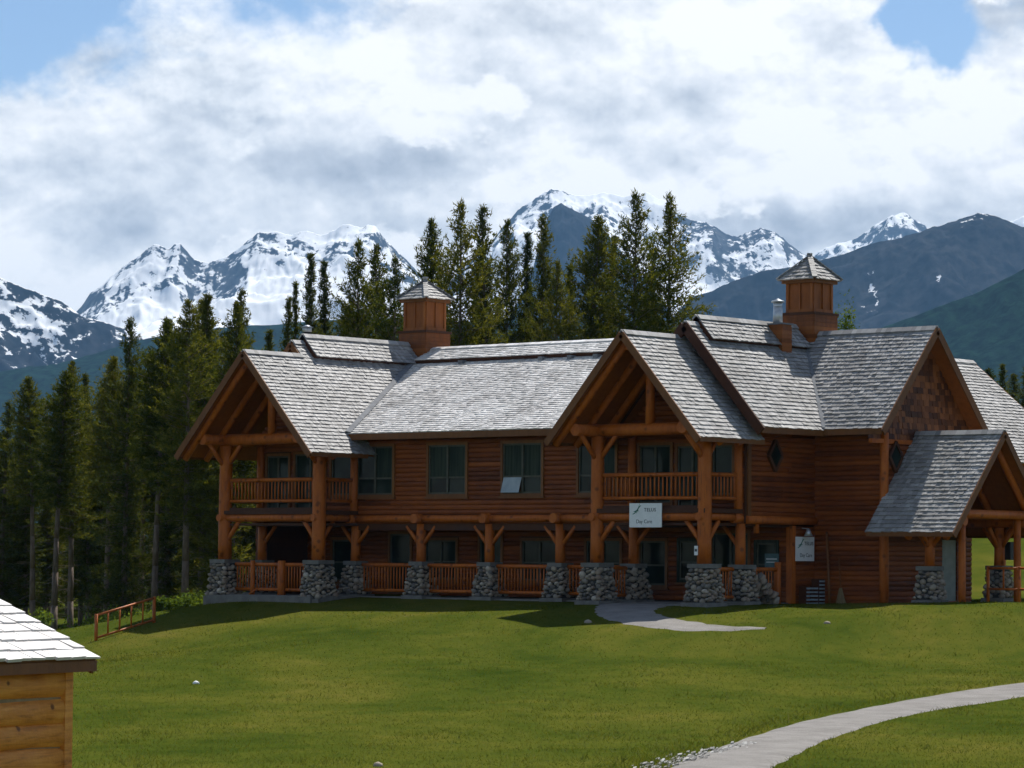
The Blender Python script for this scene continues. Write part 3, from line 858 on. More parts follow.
def diamond(p, d, nv):
    p, d, nv = (np.array(q, float) for q in (p, d, nv)); z = np.array([0, 0, 1.]); hw, hh = .36, .5
    fr = MB(); c4 = [p + d * hw, p + z * hh, p - d * hw, p - z * hh]
    for i in range(4):
        fr.bar(c4[i] + nv * .05, c4[(i + 1) % 4] + nv * .05, .10, .10, nv)
    o = fr.build('diamond_window', M_DECK, LODGE)
    MB().poly([q + nv * .045 for q in c4], nv * .02).build('pane', M_GLASS, o)


diamond((4.65, 3.42, 4.9), (0, 1, 0), (1, 0, 0)); diamond((7.45, 6.25, 4.9), (0, 1, 0), (1, 0, 0))

# ---- ground floor: recessed wall, porch floor and ceiling
GV = 4.5
gw = [(-15.9, 1.1, 1.35, 1.5, 'window'), (-13.0, 1.0, 1.25, 2.15, 'porch_door'), (-11.0, 1.5, 1.4, 1.4, 'window'), (-8.6, 1.0, 1.25, 2.15, 'porch_door'), (-6.3, 1.6, 1.4, 1.4, 'window'), (-3.4, 1.5, 1.4, 1.4, 'window'), (-1.2, 1.1, 1.35, 1.5, 'window'), (.45, 1.0, 1.45, 1.3, 'window'), (2.1, 1.5, 1.27, 2.2, 'porch_door'), (3.6, .8, 1.4, 1.3, 'window')]
siding((U0, GV), (4.6, GV), .1, 2.6, holes=[ivs(u - U0, w + .2, wc, h + .2) for u, w, wc, h, _ in gw])
for i, (u, w, wc, h, nm) in enumerate(gw):
    window((U0, GV), (1, 0), (0, -1), u - U0, wc, w, h, 2 if w > 1.2 else 1, (.45,) if nm == 'window' else (), curtain=((0, 0),) if i in (0, 5) else (), name=nm, frame=M_CURTAIN if i in (7, 9) else None)
siding((4.6, GV), (4.6, 5.75), .0, 2.6)
MB().box((4.45, GV - .12, .0), (4.68, GV + .1, 2.62)).build('door_post', M_LOG, LODGE)
MB().box((U0, -.35, -.6), (-12.3, 1.6, .09)).build('porch_floor', M_CONC, LODGE)
MB().box((U0, 1.602, -.6), (4.55, GV, .085)).build('porch_floor', M_CONC, LODGE)
MB().box((-.2, -.3, -.6), (4.6, 1.6, .045)).build('porch_floor', M_CONC, LODGE)
MB().box((U0, -.62, -.9), (-12.6, -.352, .06)).build('foundation', M_CONC, LODGE)
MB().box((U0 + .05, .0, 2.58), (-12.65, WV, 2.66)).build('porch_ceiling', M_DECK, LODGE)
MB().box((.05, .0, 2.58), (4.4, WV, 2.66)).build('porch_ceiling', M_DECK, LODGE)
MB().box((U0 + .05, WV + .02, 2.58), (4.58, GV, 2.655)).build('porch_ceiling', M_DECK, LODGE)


# ---- stone piers
def lump(mb, c, rx, ry, rz, ax, ay, az):
    vs = []; fs = []
    k = random.uniform(.85, 1.1)
    rings = ((-.75, .62), (-.1, 1.0), (.55, .78))
    for zz, rr in rings:
        for j in range(7):
            th = 2 * math.pi * (j + (.5 if zz > -.5 else 0)) / 7; q = random.uniform(.88, 1.1)
            vs.append(c + ax * rx * rr * math.cos(th) * q + ay * ry * rr * math.sin(th) * q + az * rz * zz)
    vs.append(c + az * rz * .95 * k)
    for i in range(2):
        for j in range(7):
            fs.append((i * 7 + j, i * 7 + (j + 1) % 7, (i + 1) * 7 + (j + 1) % 7, (i + 1) * 7 + j))
    fs += [(14 + j, 14 + (j + 1) % 7, 21) for j in range(7)]
    mb.add(vs, fs, True)


def pier(u, v, top=1.35, wb=.86, wt=.60, z0=0.0, foot=.26, capt=.14, heap=False):
    root = MB(); b, t = wb / 2 - .05, wt / 2 - .05
    root.add([(u - b, v - b, z0 - .3), (u + b, v - b, z0 - .3), (u + b, v + b, z0 - .3), (u - b, v + b, z0 - .3), (u - t, v - t, top - capt), (u + t, v - t, top - capt), (u + t, v + t, top - capt), (u - t, v + t, top - capt)],
             [(0, 3, 2, 1), (4, 5, 6, 7), (0, 1, 5, 4), (1, 2, 6, 5), (2, 3, 7, 6), (3, 0, 4, 7)])
    o = root.build('stone_pier', M_MORTAR, LODGE); sm = MB()
    for d, nv in (((1, 0), (0, -1)), ((0, 1), (1, 0)), ((-1, 0), (0, 1)), ((0, -1), (-1, 0))):
        d3, n3 = np.array([*d, 0.]), np.array([*nv, 0.]); placed = []
        for tries in range(420):
            r_ = random.uniform(.055, .135) if tries < 160 else random.uniform(.045, .08)
            zc = random.uniform(z0 + foot * .6 + .03, top - capt - .05); hw = (wb + (wt - wb) * (zc - z0) / (top - z0)) / 2; x = random.uniform(-hw + .04, hw - .04)
            if all(math.hypot(x - a, (zc - b) * 1.2) > .84 * (r_ + c_) for a, b, c_ in placed):
                placed.append((x, zc, r_)); th = random.uniform(-.35, .35); ca, sa_ = math.cos(th), math.sin(th); up3 = np.array([0, 0, 1.])
                lump(sm, np.array([u, v, zc]) + d3 * x + n3 * (hw - .05), r_ * random.uniform(1.0, 1.2), r_ * random.uniform(.75, .95), .10, d3 * ca + up3 * sa_, up3 * ca - d3 * sa_, n3)
    if heap:
        for i in range(75):
            t_ = random.random(); x = random.uniform(-.4, .5); hh = (1 - t_) * .95
            c = np.array([u + x * .9 + .25, v + .3 + t_ * .9, z0 + hh * random.uniform(.6, 1) + .08])
            lump(sm, c, random.uniform(.10, .17), random.uniform(.08, .14), .12, np.array([1, 0, 0.]), np.array([0, .8, .3]), np.array([0, .3, .95]))
    sm.build('stones', M_STONE, o, 'stuff')
    c = wt / 2 + .03; MB().box((u - c, v - c, top - capt), (u + c, v + c, top)).build('pier_cap', M_CONC, o)
    c = wb / 2 + .01; MB().box((u - c, v - c, z0 - .5), (u + c, v + c, z0 + foot * .55)).build('footing', M_CONC, o)


for u, v, z0, wb, wt in ((-17.6, 0, -.12, 1.06, .72), (-12.82, 0, -.15, 1.06, .74), (0, 0, -.03, 1.04, .72), (4.43, 0, -.03, 1.04, .72)):
    pier(u, v, 1.35, wb, wt, z0)
for u in (-17.6, -12.82, -9.62, -6.4, -3.2, 0):
    pier(u, WV, 1.33, .98, .58, .0)
pier(4.43, WV + .1, 1.33, .84, .6, .0, heap=True)
pier(9.35, 5.5, 1.33, .84, .6, .1); pier(9.35, 9.6, 1.36, .84, .6, .15)


def brace(p0, p1, r=.085):
    MB().log(p0, p1, r, r * .95, 8, 3, .05).build('brace', M_LOG, LODGE)


# ---- railings
BAL_MESH = {}


def railing(p0, p1, z0, z1, step=.15, r=.055, rail_r=.07):
    p0, p1 = np.array([*p0, 0.]), np.array([*p1, 0.]); L = np.linalg.norm(p1 - p0); d = (p1 - p0) / L; z = np.array([0, 0, 1.])
    o = MB().log(p0 + z * z1, p1 + z * z1, rail_r, rail_r, 8, 4, .05).build('railing', M_LOG, LODGE)
    MB().log(p0 + z * z0, p1 + z * z0, rail_r * .85, rail_r * .85, 8, 4, .05).build('bottom_rail', M_LOG, o)
    h = round(z1 - z0, 2)
    if h not in BAL_MESH:
        BAL_MESH[h] = MB().log((0, 0, 0), (0, 0, h), .028, .028, 6, 3, .12, 3).mesh('baluster', M_LOG)
    k = int(L / step)
    for i in range(k):
        b = obj('baluster', BAL_MESH[h], o); b.location = p0 + d * (L * (i + .5) / k) + z * z0; b.rotation_euler[2] = random.random() * 6


def gable_porch(u0, u1, uc, wr, t, hw, pr):
    for u in (u0, u1):
        MB().log((u, 0, 1.34), (u, 0, 5.5), pr, pr * .93, 12, 7, .03).build('post', M_LOG, LODGE)
        MB().log((u, WV - .12, 2.9), (u, WV - .12, 5.55), .15, .14, 10, 4, .03).build('post', M_LOG, LODGE)
        MB().log((u, -1.2, 5.68), (u, WV, 5.68), .20, .19, 12, 4, .03).build('wall_plate', M_LOG, LODGE)
        MB().log((u, -.35, 2.86), (u, WV, 2.86), .13, .13, 10, 3, .03).build('floor_beam', M_LOG, LODGE)
        brace((u, -.12, 4.75), (u, -.85, 5.52)); brace((u, .15, 2.05), (u, .72, 2.72)); brace((u, .14, 4.75), (u, .75, 5.52))
        sg = 1 if u < uc else -1
        brace((u + sg * .1, 0, 4.75), (u + sg * .78, 0, 5.55)); brace((u + sg * .1, 0, 2.0), (u + sg * .72, 0, 2.74), .09)
    MB().log((u0 - .35, -.02, 5.70), (u1 + .35, -.02, 5.70), .21, .20, 12, 6, .035).build('tie_beam', M_LOG, LODGE)
    MB().log((u0, -.03, 2.86), (u1, -.03, 2.86), .15, .15, 12, 6, .03).build('balcony_beam', M_LOG, LODGE)
    MB().log((uc, -.02, 5.85), (uc, -.02, wr - .55), .16, .15, 10, 4, .03).build('king_post', M_LOG, LODGE)
    MB().log((uc, -1.25, wr - .42), (uc, WV, wr - .42), .17, .17, 12, 4, .03).build('ridge_log', M_LOG, LODGE)
    for v in (-1.2, -.15, .9):
        for sg in (-1, 1):
            e = hw - .12
            MB().log((uc + sg * .05, v, wr - .36), (uc + sg * e, v, wr - .36 - t * (e - .05)), .12, .12, 10, 5, .03).build('rafter', M_LOG, LODGE)
    MB().box((u0 - .15, -.2, 2.98), (u1 + .15, WV, 3.12)).build('balcony_deck', M_DECK, LODGE)
    MB().box((u0, -.02, 3.0 + .02), (u1, .06, 3.22)).build('deck_edge', M_DECK, LODGE)
    railing((u0 + pr, 0), (u1 - pr, 0), 3.46, 4.22, .165)
    for u in (u0, u1):
        railing((u, pr), (u, WV - .25), 3.46, 4.22, .165)


gable_porch(-17.6, -12.82, -15.22, 8.80, T, 3.38, .255)
gable_porch(0, 4.43, 2.20, 8.80, 1.10, 3.12, .235)
# porch posts under the upper wall
for u in (-17.6, -12.82, -9.62, -6.4, -3.2, 0, 4.43):
    MB().log((u, WV, 1.32), (u, WV, 2.66), .18, .17, 10, 4, .03).build('post', M_LOG, LODGE)
    MB().log((u, WV - .42, 2.84), (u, WV + .3, 2.84), .17, .17, 12, 3, .03).build('beam_end', M_LOG, LODGE)
    for sg in (-1, 1):
        if -17 < u + sg < 4.9:
            brace((u + sg * .08, WV, 1.92), (u + sg * .68, WV, 2.58), .075)
us = [-12.82, -9.62, -6.4, -3.2, 0]
for a, b in zip(us[:-1], us[1:]):
    MB().log((a + .1, WV - .09, 2.84), (b - .1, WV - .09, 2.84), .13, .125, 10, 5, .03).build('wall_beam', M_LOG, LODGE)
    MB().box((a + .05, WV - .05, 2.44), (b - .05, WV + .04, 2.66)).build('header_board', M_DECK, LODGE)
    railing((a + .36, WV), (b - .36, WV), .30, 1.20, .145)
MB().log((4.66, WV, 2.78), (4.66, 5.7, 2.78), .14, .14, 10, 4, .03).build('wall_beam', M_LOG, LODGE)
railing((-17.1, .1), (-13.3, .1), .28, 1.18, .145)
for u, rr in ((on(255, 580, 'v', .12)[0], .09), (on(282, 580, 'v', .02)[0], .15)):
    MB().log((u, .0, .06), (u, .0, 1.32), rr, rr * .95, 10, 4, .03).build('newel_post', M_LOG, LODGE)
MB().log((-16.1, -.2, .1), (-15.75, -.1, .34), .035, .03, 6, 2).build('prop', M_LOG, LODGE)
railing((0, .45), (0, 1.5), .28, 1.18, .145); railing((4.43, .45), (4.43, 1.5), .28, 1.18, .145); railing((4.5, 2.45), (4.5, 3.75), .28, 1.18, .145)
MB().log((4.5, 3.85, .0), (4.5, 3.85, 1.42), .11, .11, 10, 3, .03).build('newel_post', M_LOG, LODGE)
MB().log((4.55, 2.6, 2.35), (4.55, 2.6, 2.7), .1, .1, 8, 2).build('beam_end', M_LOG, LODGE)

# ---- side porch frame
for v in (5.5, 9.6):
    MB().log((9.35, v, 1.33), (9.35, v, 2.62), .17, .165, 10, 4, .03).build('post', M_LOG, LODGE)
    for sg in (-1, 1):
        brace((9.35, v + sg * .08, 1.95), (9.35, v + sg * .6, 2.6), .08); brace((9.35 + sg * .08, v, 1.95), (9.35 + sg * .6, v, 2.6), .08)
    MB().log((7.5, v, 2.78), (10.7, v, 2.78), .16, .16, 10, 4, .03).build('wall_plate', M_LOG, LODGE)
for u in (9.35, 10.45):
    MB().log((u, 5.2, 3.02), (u, 9.9, 3.02), .15, .15, 10, 5, .03).build('tie_beam', M_LOG, LODGE)
for sg in (-1, 1):
    MB().log((10.45, 7.55 + sg * .1, 5.25), (10.45, 7.55 + sg * 2.8, 5.25 - TF * 2.7), .12, .12, 10, 4, .03).build('rafter', M_LOG, LODGE)
    MB().log((9.0, 7.55 + sg * .1, 5.25), (9.0, 7.55 + sg * 2.8, 5.25 - TF * 2.7), .12, .12, 10, 4, .03).build('rafter', M_LOG, LODGE)
MB().log((7.5, 7.55, 5.36), (10.7, 7.55, 5.36), .15, .15, 10, 3, .03).build('ridge_log', M_LOG, LODGE)
pq = on(962, 600, 'v', 5.9)
for v in (5.9, 9.2):
    MB().log((pq[0], v, .0), (pq[0], v, 2.95), .13, .12, 10, 5, .03).build('post', M_LOG, LODGE)


# ---- cupolas
def cupola(u, v, wbase, wp, wb, we, wa):
    p = .68; b = .55; root = MB().box((u - p, v - p, wbase), (u + p, v + p, wp)); o = root.build('cupola', M_CUP, LODGE)
    MB().box((u - p - .05, v - p - .05, wp), (u + p + .05, v + p + .05, wp + .09)).build('band', M_DECK, o)
    MB().box((u - b, v - b, wp + .09), (u + b, v + b, we)).build('lantern', M_CUP, o)
    for k, (d, nv) in enumerate((((1, 0), (0, -1)), ((0, 1), (1, 0)), ((-1, 0), (0, 1)), ((0, -1), (-1, 0)))):
        d3, n3 = np.array([*d, 0.]), np.array([*nv, 0.]); c = np.array([u, v, (wp + .09 + we) / 2]) + n3 * b; h = (we - wp - .09) / 2
        fr = MB()
        for x in (-b + .05, 0, b - .05):
            fr.obox(c + d3 * x + n3 * .02, d3 * (.05 if x else .045), n3 * .03, np.array([0, 0, h]))
        for s_ in (-1, 1):
            fr.obox(c + np.array([0, 0, s_ * (h - .06)]) + n3 * .018, d3 * (b - .02), n3 * .026, np.array([0, 0, .06]))
        fr.build('panel_frame', M_CUP, o)
        # clapboards on the plinth
        cl = MB(); z = wbase
        while z < wp - .05:
            cl.obox(np.array([u, v, z + .07]) + n3 * (p + .01), d3 * p, n3 * .012, np.array([0, 0, .064])); z += .14
        cl.build('clapboards', M_CUP, o)
    MB().box((u - b - .14, v - b - .14, we - .12), (u + b + .14, v + b + .14, we + .02)).build('cornice', M_TRIM, o)
    q = .78; rf = MB().add([(u - q, v - q, we + .02), (u + q, v - q, we + .02), (u + q, v + q, we + .02), (u - q, v + q, we + .02), (u, v, wa)], [(0, 3, 2, 1), (0, 1, 4), (1, 2, 4), (2, 3, 4), (3, 0, 4)])
    ro = rf.build('cupola_roof', M_SOFFIT, o); sh = MB()
    cs = [np.array([u + a * q, v + c_ * q, we + .02]) for a, c_ in ((-1, -1), (1, -1), (1, 1), (-1, 1))]; ap = np.array([u, v, wa])
    for i in range(4):
        a, c_ = cs[i], cs[(i + 1) % 4]; e = (c_ - a) / np.linalg.norm(c_ - a); mid = (a + c_) / 2; sd = (ap - mid); L = np.linalg.norm(sd); sd /= L
        shake_rows(a, e, sd, [(0, 0), (2 * q, 0), (q + .02, L), (q - .02, L)], .18, out=sh)
        hp = ap - a; hl = np.linalg.norm(hp); hp /= hl; k = 0
        while k < hl:
            cc = a + hp * (k + .09); up = np.cross(np.cross(hp, (0, 0, 1)), hp)
            sx = np.cross(hp, up); sx /= np.linalg.norm(sx); up /= np.linalg.norm(up)
            sh.obox(cc + up * .055, hp * .11, sx * .09, up * .02 + hp * .004); k += .16
    sh.build('cupola_shingles', M_SHAKE, o, 'stuff')


cupola(-15.5, 8.35, 8.4, 9.98, 10.1, 11.28, 12.0)
cupola(2.5, 8.35, 8.5, 9.88, 10.0, 11.1, 11.93)
# chimney on the entrance wing
o = MB().box((2.38, 5.8, 8.2), (3.22, 6.32, 9.42)).build('chimney', M_CUP, LODGE)
cl = MB(); z = 8.25
while z < 9.35:
    cl.box((2.37, 5.785, z), (3.235, 6.33, z + .125)); z += .14
cl.build('clapboards', M_CUP, o)
MB().box((2.32, 5.74, 9.42), (3.28, 6.38, 9.47)).build('chimney_cap', M_FLASH, o)
f = MB().log((2.84, 6.06, 9.47), (2.84, 6.06, 10.05), .17, .15, 14, 3, 0); f.log((2.84, 6.06, 9.95), (2.84, 6.06, 10.18), .14, .16, 14, 2, 0)
f = f.build('flue', M_METAL, o)
MB().log((2.84, 6.06, 10.19), (2.84, 6.06, 10.25), .23, .20, 14, 2, 0).log((2.84, 6.06, 10.25), (2.84, 6.06, 10.31), .19, .03, 14, 2, 0).build('rain_cap', M_METAL, f)
# flue behind the left wing ridge
q = on(307, 336, 'u', -16.4)
o = MB().log((q[0], q[1], 8.2), (q[0], q[1], q[2] + .15), .13, .13, 12, 2, 0).build('flue', M_BLACK, LODGE, label='short dark flue behind the left wing ridge')
MB().log((q[0], q[1], q[2] + .15), (q[0], q[1], q[2] + .32), .18, .18, 12, 2, 0).log((q[0], q[1], q[2] + .32), (q[0], q[1], q[2] + .40), .24, .05, 12, 2, 0).build('rain_cap', M_METAL, o)
# lamp over the notice board, box lamp on the side porch pier
MB().log((4.9, 5.0, 2.28), (4.9, 5.0, 2.52), .15, .05, 12, 2, 0).bar((4.6, 5.0, 2.55), (4.92, 5.0, 2.52), .03, .03).build('wall_lamp', M_METAL, LODGE)
MB().box((9.5, 9.72, 1.55), (9.72, 9.95, 2.15)).build('box_lamp', M_BLACK, LODGE)
# ------------------------------------------------------------------ things about the lodge
def text(s, size, p, dx, up, material, parent, name='lettering', sx=1.0, bold=.0):
    c = bpy.data.curves.new('t', 'FONT'); c.body = s; c.size = size; c.align_x = 'LEFT'; c.extrude = .002; c.offset = bold; c.space_character = 1.0 if not bold else 1.18
    t = bpy.data.objects.new('t', c); COL.objects.link(t)
    dg = bpy.context.evaluated_depsgraph_get(); me = bpy.data.meshes.new_from_object(t.evaluated_get(dg)); bpy.data.objects.remove(t)
    me.name = name; me.materials.clear(); me.materials.append(material)
    dx, up = Vector(dx), Vector(up); nz = dx.cross(up); mm = Matrix.Identity(4)
    for i in range(3):
        mm[i][0] = dx[i] * sx; mm[i][1] = up[i]; mm[i][2] = nz[i]; mm[i][3] = p[i]
    me.transform(mm)
    return obj(name, me, parent)


def emblem(p, dx, up, sc, parent):
    """a slanting leaf stroke crossed by a small tail"""
    p, dx, up = (np.array(a, float) for a in (p, dx, up)); nz = np.cross(dx, up); m_ = MB()
    def stroke(pts, ws):
        L = []; Rr = []
        for i, (a, b) in enumerate(pts):
            a0 = pts[max(i - 1, 0)]; a1 = pts[min(i + 1, len(pts) - 1)]; t = np.array([a1[0] - a0[0], a1[1] - a0[1]]); t /= np.linalg.norm(t)
            L.append((a - t[1] * ws[i], b + t[0] * ws[i])); Rr.append((a + t[1] * ws[i], b - t[0] * ws[i]))
        f = lambda q: p + dx * q[0] * sc + up * q[1] * sc
        for i in range(len(pts) - 1):
            m_.poly([f(L[i]), f(Rr[i]), f(Rr[i + 1]), f(L[i + 1])], nz * .003)
    stroke([(-.1, -.1), (.15, .02), (.4, .25), (.65, .55), (.85, .75), (1.0, .8)], [.03, .06, .05, .06, .05, .02])
    stroke([(.0, .18), (.2, .2), (.42, .3), (.6, .28), (.75, .2)], [.02, .05, .04, .03, .01])
    stroke([(.35, .0), (.5, .2), (.62, .5), (.8, .95)], [.02, .03, .03, .015])
    m_.build('emblem', M_GREENINK, parent)


def sign(label, c, dx, nv, w, h, tilt=0):
    c, dx, nv = (np.array(a, float) for a in (c, dx, nv)); up = np.array([0, 0, 1.])
    t = thing('sign', label, 'sign', c - up * h / 2); b = MB().obox(up * h / 2, dx * w / 2, nv * .015, up * h / 2).build('sign_board', M_WHITE, t)
    o_ = nv * .0165 + up * h / 2
    emblem(o_ - dx * w * .37 + up * h * .08, dx, up, h * .40, t)
    text('TELUS', h * .20, o_ - dx * w * .04 + up * h * .16, dx, up, M_DARKINK, t, sx=1.0, bold=.003)
    text('Day Care', h * .22, o_ - dx * w * .29 - up * h * .33, dx, up, M_DARKINK, t)
    return t


sign('white day care sign with green emblem hung on the balcony beam', (2.23, -.26, 2.90), (1, 0, 0), (0, -1, 0), 1.33, .78)
sign('white day care sign on the dark wall beside the leaning pole', (4.72, 5.05, 1.86), (0, 1, 0), (1, 0, 0), 1.02, .80)
t = thing('notice', 'small teal notice on the dark entrance wall beside the newel post', 'sign', (0, 0, 0))
q = on(772, 553, 'v', GV - .1); t.location = (q[0], q[1], 1.2); MB().box((-.28, -.02, 0), (.28, .01, .5)).build('board', M_NOTICE, t)
MB().box((-.22, -.026, .3), (.22, -.021, .34)).build('printed_line', M_WHITE, t); MB().box((-.22, -.026, .2), (.16, -.021, .23)).build('printed_line', M_WHITE, t)
t = thing('notice', 'tiny white notice pinned to the log post right of the entrance', 'sign', (4.28, -.235, 1.62)); MB().box((-.07, -.01, 0), (.07, .008, .3)).build('paper', M_WHITE, t); MB().box((-.045, -.014, .12), (.045, -.011, .2)).build('printed_line', M_DARKINK, t)
# slatted white crates by the wall
for u, v, z, w, h, lab in ((4.95, 4.95, .02, .62, .62, 'low white slatted crate under the wall sign'), (4.95, 5.5, .02, .28, .85, 'narrow tall white slatted crate next to the pole')):
    t = thing('slatted_crate', lab, 'crate', (u, v, z), group='crates under the wall sign'); k = 5 if h < .7 else 7
    for i in range(k):
        MB().box((.14, -w / 2, h * i / k + .02), (.17, w / 2, h * i / k + .075)).build('slat', M_PALEPANE, t)
    for s_ in (-1, 1):
        MB().box((-.15, s_ * w / 2 - .03, 0), (.138, s_ * w / 2 + .03, h)).build('side_panel', M_DECK, t)
t = thing('pole', 'long pale wooden pole leaning on the siding beside the wall sign', 'pole', (5.45, 5.45, .02)); MB().log((0, 0, 0), (-.2, .1, 2.35), .045, .04, 8, 4).build('shaft', M_TRIM, t); MB().log((-.2, .1, 2.35), (-.205, .102, 2.42), .042, .03, 8, 2).build('tip', M_DECK, t)
t = thing('broom', 'straw broom standing bristles down beside the leaning pole', 'broom', (5.85, 5.5, .04)); MB().log((0, 0, .5), (-.15, .12, 1.55), .02, .02, 6, 3).build('handle', M_TRIM, t)
bm = MB()
for i in range(40):
    a = random.uniform(-1, 1); bm.bar((a * .05, random.uniform(-.03, .03), .55), (a * .2, random.uniform(-.06, .06), 0), .012, .012)
bm.build('bristles', M_CHINK, t, 'stuff')


# fences
def rail_fence(name, label, pts, h, group=None, rails=(1.0, .3), pr=.06, rr=.04, each=4, frame=False):
    base = np.array(pts[0], float); t = thing(name, label, 'fence', tuple(base)); P = [np.array(p, float) - base for p in pts]; z = np.array([0, 0, 1.])
    for i, p in enumerate(P):
        MB().log(p - z * .25, p + z * h, pr, pr * .95, 8, 3, .05).build('post', M_LOG, t)
    for a, b in zip(P[:-1], P[1:]):
        for f in rails:
            MB().log(a + z * h * f * .95, b + z * h * f * .95, rr, rr, 8, 3, .05).build('rail', M_LOG, t)
        for k in range(1, each):
            c = a + (b - a) * k / each; MB().log(c + z * h * rails[-1] * .95, c + z * h * rails[0] * .95, rr * .75, rr * .75, 6, 2, .05).build('picket', M_LOG, t)
    return t


fa = hit(96, 641); fb = hit(154, 623)
rail_fence('rail_fence', 'short orange log fence leaning down the bank left of the lodge', [fa, fb], .92, rails=(1.0, .12), each=5)
p0 = np.array([10.4, 7.3, .25]); p1 = on(1019, 590, 'v', 7.1); p2 = p1 + (p1 - p0) * .9
for p in (p0, p1, p2):
    p[2] = g1(p[0], p[1])
rail_fence('rail_fence', 'thin log rail fence running off beside the side porch', [p0, p1, p2], 1.15, rails=(1.0, .38), pr=.055, rr=.04, each=2)

# small pale rocks lying on the lawn
for i, (x, y, r, lab) in enumerate(((196, 684, .07, 'small white rock lying on the lawn left of centre'), (588, 623, .10, 'grey stone at the lawn edge beside the entrance path'), (827, 624, .09, 'lone brown stone on the lawn right of the entrance path'), (378, 767, .07, 'dark stone at the bottom edge of the lawn'))):
    p = hit(x, y); mb = MB(); lump(mb, np.array([0, 0, .02]), r * 1.5, r, r * .9, np.array([1., 0, 0]), np.array([0, 1., 0]), np.array([0, 0, 1.]))
    t = thing('rock', lab, 'rock', tuple(p), data=mb.mesh('rock', M_WHITE if i == 0 else M_STONE), group='stones on the lawn')

# ------------------------------------------------------------------ the shed in the near corner
SH_D = 30.0
c0 = at(97, 657, SH_D)                       # lower right corner of the roof
ph = YAW + R(28)                             # the eave runs away to the right of the view
ed = np.array([math.sin(ph), math.cos(ph), 0]); bd_ = np.array([-ed[1], ed[0], 0])      # bd_: up the roof, to the left
SHED = thing('log_shed', 'small golden log shed with bleached shake roof in the lower left corner', 'shed', (c0[0], c0[1], g1(c0[0], c0[1])))
tp = .45; run = 1.75; LEN = 3.6; sb = np.array(SHED.location)
C0 = c0 - sb
sdir = bd_ + np.array([0, 0, tp]); SL = run * math.hypot(1, tp); sdir /= np.linalg.norm(sdir)
dk = MB(); nr = np.cross(ed, sdir); nr = nr if nr[2] > 0 else -nr
q4 = [C0, C0 - ed * LEN, C0 - ed * LEN + sdir * SL, C0 + sdir * SL]
dk.poly([p - nr * .05 for p in q4], nr * .05); C1 = C0 + bd_ * 2 * run; sd2 = np.array([-bd_[0], -bd_[1], tp]); sd2 /= np.linalg.norm(sd2)
q5 = [C1, C1 - ed * LEN, C1 - ed * LEN + sd2 * SL, C1 + sd2 * SL]; n2 = np.cross(sd2, ed); n2 = n2 if n2[2] > 0 else -n2
dk.poly([p - n2 * .05 for p in q5], n2 * .05)
shr = dk.build('roof', M_TRIM, SHED)
M_SHEDSHAKE = mat('bleached_shake', shakecol((.45, .42, .40), (.62, .60, .58), (.78, .77, .75), (.38, .28, .20), 2.0), .45, .25, 60, .5)
each = []
random.seed(21)
shake_rows(C0 - ed * LEN, ed, sdir, [(0, 0), (LEN, 0), (LEN, SL), (0, SL)], .19, .13, .30, .017, .03, each=each)
for e_ in each:
    e_.build('shake', M_SHEDSHAKE, shr)
far = MB(); shake_rows(C1 - ed * LEN, ed, sd2, [(0, 0), (LEN, 0), (LEN, SL), (0, SL)], .19, .13, .30, .017, .03, out=far); far.build('far_shakes', M_SHEDSHAKE, shr, 'stuff')
MB().bar(C0 + nr * -.09 + ed * .0 - bd_ * .02, C0 - ed * LEN - nr * .09 - bd_ * .02, .035, .10).build('eave_board', M_TRIM, shr)
MB().bar(C0 - nr * .11 + ed * .02, C0 + sdir * SL - nr * .11 + ed * .02, .035, .12, nr).build('barge_board', M_TRIM, shr)
# walls: corner set in from the roof corner
K = C0 - ed * .26 + bd_ * .22; zt = C0[2] - .02; WL, WD = LEN - .8, 2 * run - .44
for a, dd, L in ((K, -ed, WL), (K - ed * WL, bd_, WD), (K - ed * WL + bd_ * WD, ed, WL), (K + bd_ * WD, -bd_, WD)):
    z = -.1; nv = np.cross(dd, (0, 0, 1)); nv = nv if nv @ (a + dd * L / 2 - (K - ed * WL / 2 + bd_ * WD / 2)) > 0 else -nv
    MB().obox(np.array([*(a + dd * L / 2)[:2], (zt - .1) / 2]), dd * (L / 2 - .02), nv * .02, np.array([0, 0, (zt + .1) / 2])).build('chinking', M_CHINK, SHED)
    while z < zt - .05:
        h = random.uniform(.20, .25); m_ = MB()
        top = min(z + h, zt)
        cs = np.array([*(a)[:2], (z + top) / 2]); k = 7; vs = []; fs = []
        for i in range(k):
            x = L * i / (k - 1); hh = (top - z) / 2 * random.uniform(.95, 1.05); dz = random.uniform(-.012, .012)
            for t_, o_ in ((-1, .015), (-.82, .05), (-.3, .07), (.3, .07), (.82, .052), (1, .015)):
                vs.append(cs + dd * x + nv * o_ * random.uniform(.92, 1.06) + np.array([0, 0, t_ * hh + dz]))
        for i in range(k - 1):
            for j in range(5):
                fs.append((i * 6 + j, i * 6 + j + 1, (i + 1) * 6 + j + 1, (i + 1) * 6 + j))
        fs += [tuple(range(6)), tuple((k - 1) * 6 + j for j in reversed(range(6)))]
        m_.add(vs, fs, True); m_.build('log', M_SHEDLOG, SHED); z += h
for a in (K, K - ed * WL, K - ed * WL + bd_ * WD, K + bd_ * WD):
    MB().obox(np.array([*a[:2], zt / 2 - .05]) + (ed * .03 if a is K else 0), ed * .06, bd_ * .075, np.array([0, 0, zt / 2 + .05])).build('corner_board', M_SHEDLOG, SHED)
